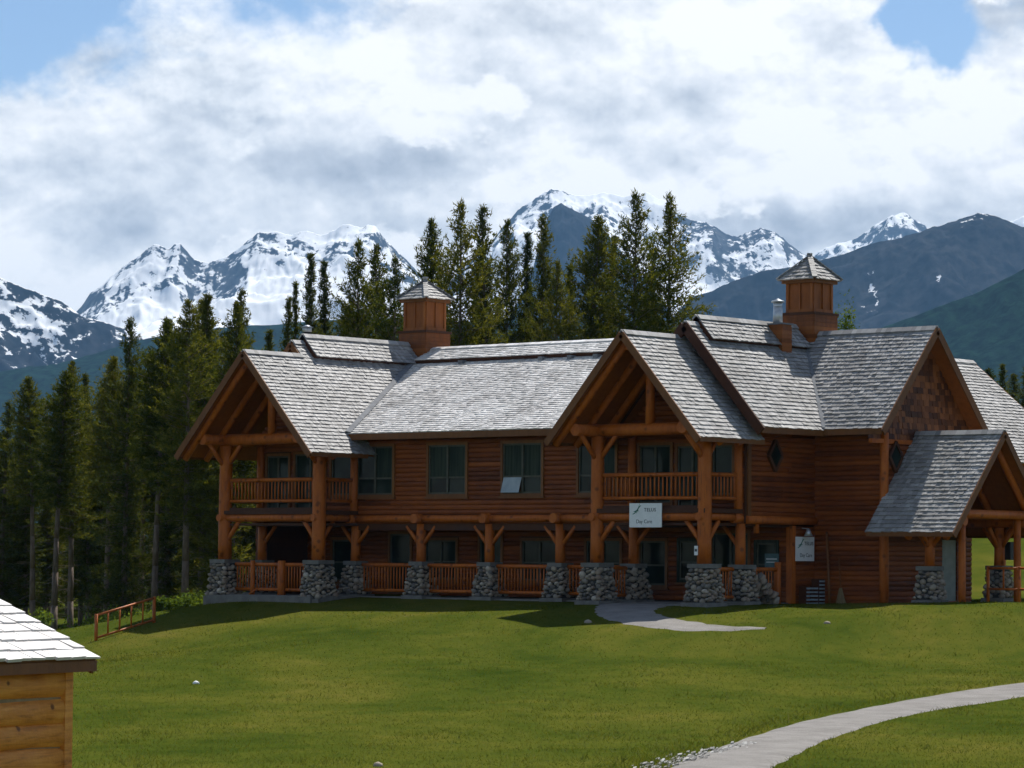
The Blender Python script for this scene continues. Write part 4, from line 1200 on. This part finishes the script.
for sg in (0, 1):
    g0 = K - ed * WL * sg; mb = MB(); mb.poly([np.array([*g0[:2], zt]), np.array([*(g0 + bd_ * WD)[:2], zt]), np.array([*(g0 + bd_ * WD / 2)[:2], zt + tp * WD / 2])], ed * .05 * (1 if sg else -1)); mb.build('gable_wall', M_SHEDLOG, SHED)


# ------------------------------------------------------------------ conifers
def conifer(seed, H, rad, bare, style, needle):
    g = np.random.default_rng(seed); rr = random.Random(seed); tk = MB()
    # trunk with a slight bend
    bend = g.normal(0, .012, 2) * H; rb = .009 * H + .05
    pts = [np.array([bend[0] * t * t, bend[1] * t * t, H * t - .6 * (t == 0)]) for t in np.linspace(0, 1, 9)]
    for i in range(8):
        tk.log(pts[i], pts[i + 1], rb * (1 - i / 8.) + .015, rb * (1 - (i + 1) / 8.) + .012, 7, 2, 0.02)
    def axis_at(z):
        t = z / H; return np.array([bend[0] * t * t, bend[1] * t * t, z])
    P = []; D_ = []; Sz = []
    l1, l2, l3 = rr.uniform(0, 6), rr.uniform(0, 6), rr.uniform(14, 22)
    lobe = lambda f, th: 1 + .09 * math.sin(l3 * f + l1 + th) + .07 * math.sin(2 * th + l2 + 9 * f)
    nb_ = int(H * (21 if style == 'pine' else 23))
    for i in range(nb_):
        z = H * (bare + (1 - bare) * (i + rr.random()) / nb_) * .995; f = (z / H - bare) / (1 - bare)
        th = rr.random() * 2 * math.pi
        if style == 'pine':
            prof = min(1, (1 - f) * 2.6 + .06) * (.6 + .4 * min(1, f * 4 + .3))
        elif style == 'slim':
            prof = (1 - f) ** .8 * .95 + .06
        else:
            prof = (1 - f) ** .62 + .03
        L = rad * prof * rr.choice((.5, .75, .95, 1.05, 1.25)) * rr.uniform(.9, 1.1) * lobe(f, th); L = min(L, rad * prof * 1.22)
        pitch = (-.30 + .95 * f + rr.uniform(-.2, .2)) if style != 'pine' else (-.15 + .85 * f + rr.uniform(-.25, .25))
        d = np.array([math.cos(th) * math.cos(pitch), math.sin(th) * math.cos(pitch), math.sin(pitch)]); o_ = axis_at(z)
        side = np.array([-math.sin(th), math.cos(th), 0])
        if L > .5 and i % 2 == 0:
            tk.log(o_, o_ + d * L * .8, .028, .008, 3, 2, 0)
        k = max(3, int(L / .115))
        for j in range(k):
            s_ = (j + rr.random()) / k
            if s_ < .3 and style == 'pine' and rr.random() < .6:
                continue
            sp = .30 * L * (1 - s_ * .7) * rr.uniform(-1, 1)
            p = o_ + d * L * s_ + side * sp + np.array([0, 0, -.10 * L * s_ * s_ * (1 - f) + .14 * L * s_ ** 3 + rr.uniform(-.06, .06)])
            P.append(p); D_.append(d * .8 + side * np.sign(sp) * .45 + np.array([0, 0, .35])); Sz.append(rr.uniform(.75, 1.2) * (.8 + .35 * (1 - f)))
    # dead snaggy twigs on the bare bole
    for i in range(int(H * bare * 7)):
        z = H * rr.uniform(.06, bare + .08); th = rr.random() * 6.28; L = rr.uniform(.2, .75) * rad
        tk.log(axis_at(z), axis_at(z) + np.array([math.cos(th) * L, math.sin(th) * L, rr.uniform(-.5, .1) * L]), .018, .004, 3, 2, 0)
    P, D_, Sz = np.array(P), np.array(D_), np.array(Sz); N = len(P); nt = 6
    base = np.repeat(P, nt, 0) + g.normal(0, .05, (N * nt, 3)); dd = np.repeat(D_, nt, 0) + g.normal(0, .75, (N * nt, 3)); dd /= np.linalg.norm(dd, axis=1)[:, None]
    ln = np.repeat(Sz, nt) * g.uniform(.13, .30, N * nt); wv_ = np.cross(dd, g.normal(0, 1, (N * nt, 3))); wv_ /= np.linalg.norm(wv_, axis=1)[:, None]
    wd = g.uniform(.018, .042, N * nt)
    v = np.stack([base - wv_ * wd[:, None], base + wv_ * wd[:, None], base + dd * ln[:, None]], 1).reshape(-1, 3)
    crown = np_mesh('crown', v, np.arange(len(v)).reshape(-1, 3), needle)
    return tk.mesh('trunk', M_BARK), crown, H


PROTO = {
    'pineA': conifer(1, 17, 1.95, .26, 'pine', M_NEEDLE), 'pineB': conifer(2, 17, 1.7, .36, 'pine', M_NEEDLE), 'pineC': conifer(3, 17, 1.6, .50, 'pine', M_NEEDLE),
    'spruceA': conifer(4, 17, 2.2, .08, 'spruce', M_NEEDLE2), 'spruceB': conifer(5, 17, 1.95, .12, 'spruce', M_NEEDLE2), 'slim': conifer(6, 17, 1.45, .16, 'slim', M_NEEDLE), 'slimB': conifer(8, 17, 1.6, .30, 'slim', M_NEEDLE2),
    'young': conifer(7, 9, 1.5, .04, 'spruce', M_YOUNG)}
TRI = {k: len(v[1].polygons) for k, v in PROTO.items()}


def tree(kind, x, ytop, d, label, group, wide=1.0, name='pine_tree'):
    top = at(x, ytop, d); z0 = g1(top[0], top[1]); tk, cr, H = PROTO[kind]; s = (top[2] - z0) / H
    t = thing(name, label, 'tree', (top[0], top[1], z0), random.random() * 6.28, group)
    a = s ** .6 * wide if s < 1 else s ** .5 * wide
    t.scale = (a, a, s)
    obj('trunk', tk, t); obj('crown', cr, t)
    return t


NUM = ['first', 'second', 'third', 'fourth', 'fifth', 'sixth', 'seventh', 'eighth', 'ninth', 'tenth', 'eleventh', 'twelfth', 'thirteenth', 'fourteenth', 'fifteenth', 'sixteenth', 'seventeenth', 'eighteenth', 'nineteenth', 'twentieth', 'twenty first', 'twenty second', 'twenty third', 'twenty fourth', 'twenty fifth', 'twenty sixth', 'twenty seventh', 'twenty eighth']
left = [(4, 402, 150, 'spruceB', 1), (19, 406, 158, 'slim', 1), (36, 378, 146, 'pineC', .9), (58, 371, 140, 'pineC', 1), (74, 362, 144, 'pineB', .9), (92, 374, 150, 'slim', 1), (110, 358, 138, 'pineC', .9), (128, 319, 134, 'spruceA', .85), (144, 352, 140, 'pineC', .9),
        (158, 320, 132, 'pineC', .9), (171, 318, 140, 'slim', 1), (189, 301, 130, 'pineB', .95), (205, 295, 136, 'slimB', 1), (214, 301, 142, 'pineC', .9), (235, 303, 133, 'pineB', .9), (247, 290, 138, 'spruceB', .8), (262, 330, 146, 'slim', 1)]
for i, (x, y, d, k, w) in enumerate(left):
    tree(k, x, y, d, f'tall conifer left of the lodge, {NUM[i]} treetop from the left photo edge', 'conifers of the forest left of the lodge', w)
mid = [(283, 297, 138, 'slim', .95, 'slender conifer just above the left wing flue'), (297, 283, 141, 'slim', .8, 'thin conifer right of the flue with a narrow pointed top'), (310, 253, 139, 'slimB', .9, 'slim conifer standing against the snowy mountain, left of a twin'), (327, 262, 142, 'slimB', .95, 'slim conifer against the snowy mountain, right one of a twin'),
       (342, 300, 147, 'pineC', .9, 'short thin pine between the slim twins and the bushy pine'), (359, 242, 139, 'pineA', .95, 'bushy pine left of the left cupola, tallest of its clump'), (378, 246, 143, 'pineB', 1.0, 'pine second from the left cupola with open branches'), (394, 258, 138, 'pineA', .95, 'wide pine rising right beside the left cupola'),
       (437, 219, 147, 'pineC', .85, 'thin pine leaning out directly above the left cupola'), (462, 204, 141, 'pineA', 1.05, 'broad dense pine right of the left cupola, first of the tall row'), (489, 207, 143, 'spruceB', 1.15, 'dense dark conifer second in the tall row behind the main roof'), (508, 221, 149, 'pineB', .8, 'narrow conifer half hidden behind the second tall one'),
       (525, 232, 150, 'slimB', 1, 'narrow pine in the gap left of the dark rock peak'), (542, 216, 143, 'spruceA', .95, 'wide conifer standing below the dark rock peak'), (556, 262, 140, 'pineB', .9, 'short bushy conifer right under the dark rock peak'), (570, 266, 147, 'slim', 1.1, 'low pointed conifer left of the bare stemmed pine'),
       (590, 216, 143, 'pineC', 1.0, 'open crowned pine with a long bare stem'), (608, 236, 150, 'slimB', .9, 'narrow pine tucked left of the tallest pair'), (633, 194, 141, 'pineA', 1.15, 'tallest conifer behind the right porch gable, left of a pair'), (668, 196, 143, 'pineA', 1.05, 'tall conifer behind the right porch gable, right of a pair'),
       (648, 250, 149, 'spruceB', 1, 'lower conifer filling the gap between the tallest pair'), (475, 262, 152, 'spruceA', 1, 'lower dark conifer between the two dense tall ones'), (416, 286, 150, 'spruceB', .9, 'low conifer mostly hidden behind the left cupola')]
for x, y, d, k, w, lab in mid:
    tree(k, x, y, d, lab, 'conifers behind the lodge', w * .84)
right_ = [(988, 369, 172, 'spruceA', 'leftmost conifer beyond the rear wing roof'), (1003, 364, 178, 'slim', 'slim conifer beyond the rear wing roof, second from the left'), (1014, 374, 184, 'spruceB', 'conifer beyond the rear wing roof, third from the left'), (1026, 366, 172, 'spruceA', 'conifer cut by the right photo edge beyond the rear roof'), (996, 392, 190, 'pineB', 'low conifer in the gap beyond the rear wing roof'), (1045, 372, 180, 'spruceB', 'conifer just outside the right photo edge')]
for x, y, d, k, lab in right_:
    tree(k, x, y, d, lab, 'conifers beyond the rear wing', 1.25)
for i, (x, y, d, k) in enumerate(((222, 425, 131, 'young'), (205, 470, 136, 'young'))):
    tree(k, x, y, d, ('bright yellow green young conifer beside the left balcony post', 'smaller yellow green young conifer at the forest edge by the lodge')[i], 'young conifers beside the lodge', 1.15)
# the inside of the forest: trees nobody could tell apart
random.seed(5)
for i in range(30):
    x = -30 + 290 * (i + random.random()) / 30; d = random.uniform(150, 195); y = np.interp(x, [-30, 60, 130, 200, 260], [430, 400, 360, 335, 335]) + random.uniform(5, 60)
    tree(random.choice(['slim', 'spruceB', 'pineB', 'spruceA', 'pineC']), x, y, d, 'dark conifer deep in the forest behind the front row of trunks', 'conifers inside the forest')
for i in range(7):
    x = 280 + 400 * (i + random.random()) / 7; d = random.uniform(152, 180); y = random.uniform(312, 345)
    tree(random.choice(['slim', 'spruceB', 'pineB', 'slimB']), x, y, d, 'low dark conifer filling the gaps behind the lodge ridge', 'low conifers behind the lodge')


def leafy(name, label, cat, p, rx, rz, nl, leaf, lift=.0, group=None, stem=.0):
    """a bush or broadleaf tree: many small leaf faces through an uneven volume, on branching stems"""
    t = thing(name, label, cat, tuple(p), 0, group); g = np.random.default_rng(abs(hash(label)) % 9999); tk = MB(); cs = []
    for i in range(9):
        c = np.array([g.normal(0, .5) * rx, g.normal(0, .5) * rx, lift + rz * g.uniform(.25, .95)]); cs.append(c)
        tk.log((0, 0, 0 if lift < .3 else lift * .3), c, .02 + .03 * (lift > 1), .008, 4, 2, 0)
    if lift > 1:
        tk.log((0, 0, -.3), (0, 0, lift * 1.1), .1, .06, 7, 4, .04)
    cs = np.array(cs); a = cs[g.integers(0, 9, nl)] + g.normal(0, .24, (nl, 3)) * np.array([rx, rx, rz]); a[:, 2] = np.maximum(a[:, 2], .02)
    d1 = g.normal(0, 1, (nl, 3)); d1 /= np.linalg.norm(d1, axis=1)[:, None]; d2 = np.cross(d1, g.normal(0, 1, (nl, 3))); d2 /= np.linalg.norm(d2, axis=1)[:, None]; s_ = g.uniform(.6, 1.3, nl)[:, None] * leaf
    v = np.stack([a - d1 * s_, a + d2 * s_ * .5, a + d1 * s_, a - d2 * s_ * .5], 1).reshape(-1, 3)
    obj('stem', tk.mesh('stem', M_BARK), t); obj('foliage', np_mesh('foliage', v, np.arange(4 * nl).reshape(-1, 4), M_LEAF), t)


q = at(845, 330, 128); gz = g1(q[0], q[1])
leafy('birch_tree', 'bright green broadleaf treetop showing beside the right cupola', 'tree', (q[0], q[1], gz), .55, 2.0, 1600, .06, q[2] - gz - 1.4)
for i, (x, y, d, rx, rz) in enumerate(((197, 606, 119, .6, .6), (180, 613, 118, .5, .42), (166, 618, 117, .4, .35), (206, 600, 121, .45, .7))):
    p = at(x, y, d); p[2] = g1(p[0], p[1])
    leafy('shrub', ('lush green shrub nearest the left stone pier', 'middle green shrub on the bank between fence and lodge', 'lowest green shrub next to the short log fence', 'tall thin shrub behind the left stone pier')[i], 'shrub', p, rx, rz, 1300, .06, group='shrubs on the bank left of the lodge')
for i in range(14):
    x = random.uniform(-10, 215); p = at(x, 610, random.uniform(122, 140)); p[2] = g1(p[0], p[1])
    leafy('shrub', 'dim undergrowth shrub among the trunks at the forest foot', 'shrub', p, random.uniform(.5, 1.0), random.uniform(.5, 1.3), 900, .07, group='undergrowth at the forest foot')

# ------------------------------------------------------------------ mountains
def vnoise(x, y, seed):
    def h(i, j):
        k = (i.astype(np.int64) * 374761393 + j.astype(np.int64) * 668265263 + seed * 974634777) & 0x7fffffff
        k = ((k ^ (k >> 13)) * 1274126177) & 0x7fffffff
        return ((k ^ (k >> 16)) & 0xffff) / 65535.
    i, j = np.floor(x), np.floor(y); fx, fy = x - i, y - j; fx = fx * fx * (3 - 2 * fx); fy = fy * fy * (3 - 2 * fy)
    return (h(i, j) * (1 - fx) + h(i + 1, j) * fx) * (1 - fy) + (h(i, j + 1) * (1 - fx) + h(i + 1, j + 1) * fx) * fy


def ridged(x, y, seed, octv=6, gain=.55):
    s = 0; a = 1; n_ = 0
    for k in range(octv):
        s = s + a * (1 - np.abs(2 * vnoise(x, y, seed + k) - 1)); n_ += a; a *= gain; x = x * 2.03 + 11.3; y = y * 2.03 + 5.7
    return s / n_


def fbm(x, y, seed, octv=6, gain=.5):
    s = 0; a = 1; n_ = 0
    for k in range(octv):
        s = s + a * vnoise(x, y, seed + k); n_ += a; a *= gain; x = x * 2.01 + 3.1; y = y * 2.01 + 7.7
    return s / n_


def mountain(name, sky_px, dist, material, seed, cols=420, rows=160, steep=.62, rough=.20, lam=700., jag=1.5, floor=-40, back=14, mask=None):
    """a ridge whose crest is seen along sky_px (photo pixels) at distance dist, falling towards the valley in spurs and gullies"""
    xs = np.array([p[0] for p in sky_px], float); ys = np.array([p[1] for p in sky_px], float)
    px = np.linspace(xs[0], xs[-1], cols); py = np.interp(px, xs, ys)
    X = (px - 512) / FL * dist; Hc = np.array([at(a, b, dist)[2] for a, b in zip(px, py)])
    jn = (fbm(X / 60., X * 0 + 3.3, seed + 50, 5, .6) - .5) * jag * dist / FL * 6
    jn += (ridged(X / 150., X * 0 + 8.3, seed + 60, 5, .6) - .5) * jag * dist / FL * 5
    run = (Hc.max() - floor) / steep
    rr = np.r_[-np.linspace(1, 0, back, endpoint=False) ** 1.3 * run * .35, np.linspace(0, 1, rows) ** 1.25 * run]
    XX, DD = np.meshgrid(X, rr, indexing='ij')
    f = np.clip(np.abs(DD) / run, 0, 1); Hs = Hc.copy()
    for _ in range(60):
        Hs[1:-1] = (Hs[:-2] + Hs[1:-1] * 2 + Hs[2:]) / 4
    k1 = np.exp(-f * 9); crest = (Hc + 0)[:, None] * k1 + Hs[:, None] * (1 - k1)
    base = floor + (crest - floor) * (1 - f) ** 1.15
    Hr = Hc.max() - floor; amp = Hr * rough * np.clip(f * 9, 0, 1) * np.clip((1 - f) * 2.5, 0, 1)
    lam2 = lam; YY = DD * steep * 1.25
    wx = (fbm(XX / lam2 * 1.3, YY / lam2 * 1.3, seed + 9, 4) - .5) * lam2 * .8; wy = (fbm(XX / lam2 * 1.3 + 40, YY / lam2 * 1.3, seed + 13, 4) - .5) * lam2 * .8
    Z = base + amp * (ridged((XX + wx) / lam2, (YY + wy) / lam2 * .8, seed, 7, .5) - .62) * 2 + jn[:, None] * np.exp(-f * 28)
    Z = Z + Hr * .035 * np.clip(f * 30, 0, 1) * (ridged(XX / lam2 * 6, YY / lam2 * 6, seed + 30, 5, .6) - .6) * 2 * np.exp(-f * 3)
    sc_ = 0
    S_ = dist - DD
    sc = 1
    PX = CAM[0] + F0[0] * S_ + R0[0] * XX * sc; PY = CAM[1] + F0[1] * S_ + R0[1] * XX * sc
    v = np.stack([PX, PY, Z], -1).reshape(-1, 3); nr_ = len(rr)
    i, j = np.meshgrid(np.arange(cols - 1), np.arange(nr_ - 1), indexing='ij')
    fc = np.stack([i * nr_ + j, (i + 1) * nr_ + j, (i + 1) * nr_ + j + 1, i * nr_ + j + 1], -1).reshape(-1, 4)
    me = np_mesh(name, v, fc, material, True)
    hn = (Z - floor) / (Hc.max() - floor)
    at_ = me.attributes.new('height', 'FLOAT', 'POINT'); at_.data.foreach_set('value', hn.astype(np.float32).ravel())
    at_ = me.attributes.new('below', 'FLOAT', 'POINT'); at_.data.foreach_set('value', ((Hs[:, None] - Z) / (Hc.max() - floor)).astype(np.float32).ravel())
    return obj(name, me, kind='structure')


def mount_mat(name, rock0, rock1, forest, snow_base, slope_w, tree_line, sc, snow_h=.0, patch=1.0, glacier=.0, streak=.0):
    """snow lies on gentle ground and in gullies, more of it higher up; forest below the tree line"""
    def f(q):
        nz = q.n('ShaderNodeSeparateXYZ'); q.put(nz.inputs[0], q.geo.outputs['Normal']); slope = nz.outputs[2]
        h = q.n('ShaderNodeAttribute', attribute_name='height').outputs['Fac']
        n1 = q.noise(q.pos, .0035 * sc, 7, .62); n2 = q.noise(q.pos, .02 * sc, 6, .65); n3 = q.noise(q.pos, .0012 * sc, 4, .5)
        rock = q.mix(q.ss(n2, .35, .65), rock0, rock1)
        fo = q.mix(q.ss(q.noise(q.pos, .05 * sc, 5, .7), .35, .65), forest, tuple(c * 4.5 for c in forest))
        tl = q.ss(q.m('ADD', h, q.m('MULTIPLY', q.m('SUBTRACT', n1, .5), .35)), tree_line - .05, tree_line + .07)
        c = q.mix(tl, fo, rock)
        sv = q.m('ADD', q.m('MULTIPLY', slope, slope_w), q.m('ADD', q.m('MULTIPLY', q.m('SUBTRACT', n1, .5), 1.5 * patch), q.m('ADD', q.m('MULTIPLY', q.m('SUBTRACT', n2, .5), .9 * patch), q.m('MULTIPLY', q.m('SUBTRACT', n3, .5), .5 * patch))))
        sv = q.m('ADD', sv, q.m('MULTIPLY', q.m('SUBTRACT', h, .5), snow_h))
        n4 = q.noise(q.pos, .055 * sc, 4, .6); sv = q.m('ADD', sv, q.m('MULTIPLY', q.m('SUBTRACT', n4, .5), .55 * patch))
        if streak:
            sz = q.n('ShaderNodeSeparateXYZ'); q.put(sz.inputs[0], q.pos); cb = q.n('ShaderNodeCombineXYZ')
            q.put(cb.inputs[0], q.m('ADD', q.m('MULTIPLY', q.vm('DOT_PRODUCT', q.pos, tuple(R0)), .012), q.m('MULTIPLY', n2, .5))); q.put(cb.inputs[1], q.m('MULTIPLY', sz.outputs[2], .0028))
            gul = q.ss(q.noise(cb.outputs[0], 1.0, 5, .6), .64, .72)
            sv = q.m('ADD', sv, q.m('MULTIPLY', q.m('MULTIPLY', gul, q.ss(h, .45, .75)), streak))
        bl = q.n('ShaderNodeAttribute', attribute_name='below').outputs['Fac']
        sv = q.m('ADD', sv, q.m('SUBTRACT', q.m('MULTIPLY', q.ss(bl, .10, .34), glacier), q.m('MULTIPLY', q.m('SUBTRACT', 1.0, q.ss(bl, .0, .09)), glacier * .10)))
        sn = q.m('MULTIPLY', q.ss(sv, snow_base, snow_base + .10), tl)
        return q.mix(sn, c, (.86, .88, .90))
    return mat(name, f, 1.0, 0, 20, 0.0)


MM_SNOW = mount_mat('snowfield_rock', (.035, .042, .055), (.10, .11, .125), (.03, .05, .04), .46, .75, .16, 1.3, .20, 1.0, 1.05)
MM_ROCK = mount_mat('bare_rock_with_drifts', (.014, .018, .026), (.036, .040, .048), (.008, .015, .011), .60, .65, .38, 1.3, .35, 1.4)
MM_PEAK = mount_mat('dark_peak_rock', (.018, .021, .027), (.035, .038, .045), (.010, .018, .012), 1.10, .65, .10, 1.8, .3, 1.1)
MM_DARK = mount_mat('scree_and_rock', (.011, .013, .017), (.040, .041, .044), (.0035, .009, .006), .96, .6, .50, 1.6, .3, 1.2, 0.0, 1.0)
MM_FOREST = mount_mat('forested_slope', (.02, .034, .022), (.03, .045, .03), (.0028, .0075, .005), 3.0, .5, 1.2, 1.5)

mountain('mountain', [(-160, 330), (60, 330), (85, 300), (110, 275), (135, 258), (152, 245), (165, 249), (178, 243), (192, 260), (207, 265), (222, 258), (240, 246), (255, 233), (275, 231), (290, 236), (305, 230), (320, 234), (340, 226), (358, 229), (374, 226), (384, 240), (400, 258), (430, 290), (480, 330), (560, 350)], 9500, MM_SNOW, 3, 420, 200, .42, .17, 620, 1.6)
mountain('mountain', [(380, 330), (450, 280), (490, 240), (515, 212), (535, 198), (550, 189), (575, 196), (600, 191), (625, 196), (645, 192), (665, 203), (682, 218), (700, 222), (720, 232), (740, 236), (760, 227), (775, 231), (790, 245), (810, 256), (850, 290), (900, 330), (960, 350)], 10500, MM_SNOW, 17, 400, 200, .40, .15, 700, 1.5)
mountain('mountain', [(780, 330), (805, 258), (835, 245), (860, 236), (880, 222), (895, 214), (905, 213), (920, 222), (945, 238), (985, 232), (1005, 222), (1024, 215), (1060, 225), (1200, 260)], 13000, MM_SNOW, 29, 260, 110, .45, .16, 700, 1.3)
mountain('mountain', [(470, 400), (505, 330), (532, 270), (545, 222), (552, 208), (560, 204), (572, 210), (590, 218), (607, 234), (625, 256), (650, 285), (690, 340), (720, 400)], 8000, MM_PEAK, 37, 240, 140, .8, .10, 420, 1.0)
mountain('mountain', [(-400, 200), (-200, 235), (-60, 262), (0, 279), (20, 288), (45, 298), (60, 303), (80, 316), (100, 322), (125, 330), (150, 345), (200, 365), (280, 400), (330, 430)], 6000, MM_ROCK, 41, 360, 170, .6, .17, 420, 1.2)
mountain('mountain', [(560, 400), (640, 350), (690, 300), (720, 287), (760, 272), (800, 264), (840, 253), (880, 240), (910, 234), (940, 226), (965, 217), (980, 213), (1000, 217), (1024, 226), (1100, 240), (1300, 230)], 6500, MM_DARK, 53, 420, 190, .55, .16, 520, 1.3)
mountain('foothill', [(640, 420), (700, 378), (760, 362), (840, 342), (890, 325), (940, 306), (980, 290), (1024, 268), (1100, 235), (1300, 180), (1500, 170)], 3600, MM_FOREST, 61, 260, 70, .45, .10, 340, .8)
mountain('foothill', [(-500, 360), (-200, 372), (0, 372), (60, 365), (120, 345), (200, 330), (300, 322), (380, 318), (450, 322), (520, 318), (600, 322), (660, 335), (720, 352), (800, 380), (900, 420)], 4800, MM_FOREST, 71, 420, 60, .40, .10, 420, .8)

# ------------------------------------------------------------------ the air between
hz = MB(); zlo, zhi = -60, 1260
cs = [CAM + F0 * a + R0 * b for a, b in ((-450, -9000), (-450, 9000), (15500, 9000), (15500, -9000))]
hz.poly([(c[0], c[1], zlo) for c in cs], (0, 0, zhi - zlo))
hm = bpy.data.materials.new('haze'); hm.use_nodes = True; q = NT(hm.node_tree)
pv = q.n('ShaderNodeVolumePrincipled'); q.put(pv.inputs['Color'], (.30, .60, 1.0)); pv.inputs['Density'].default_value = .00004; pv.inputs['Anisotropy'].default_value = .0
q.put(q.n('ShaderNodeOutputMaterial').inputs['Volume'], pv.outputs[0])
o = hz.build('haze', hm, kind='stuff'); o['label'] = 'pale blue mountain haze filling the valley air'; o['category'] = 'haze'
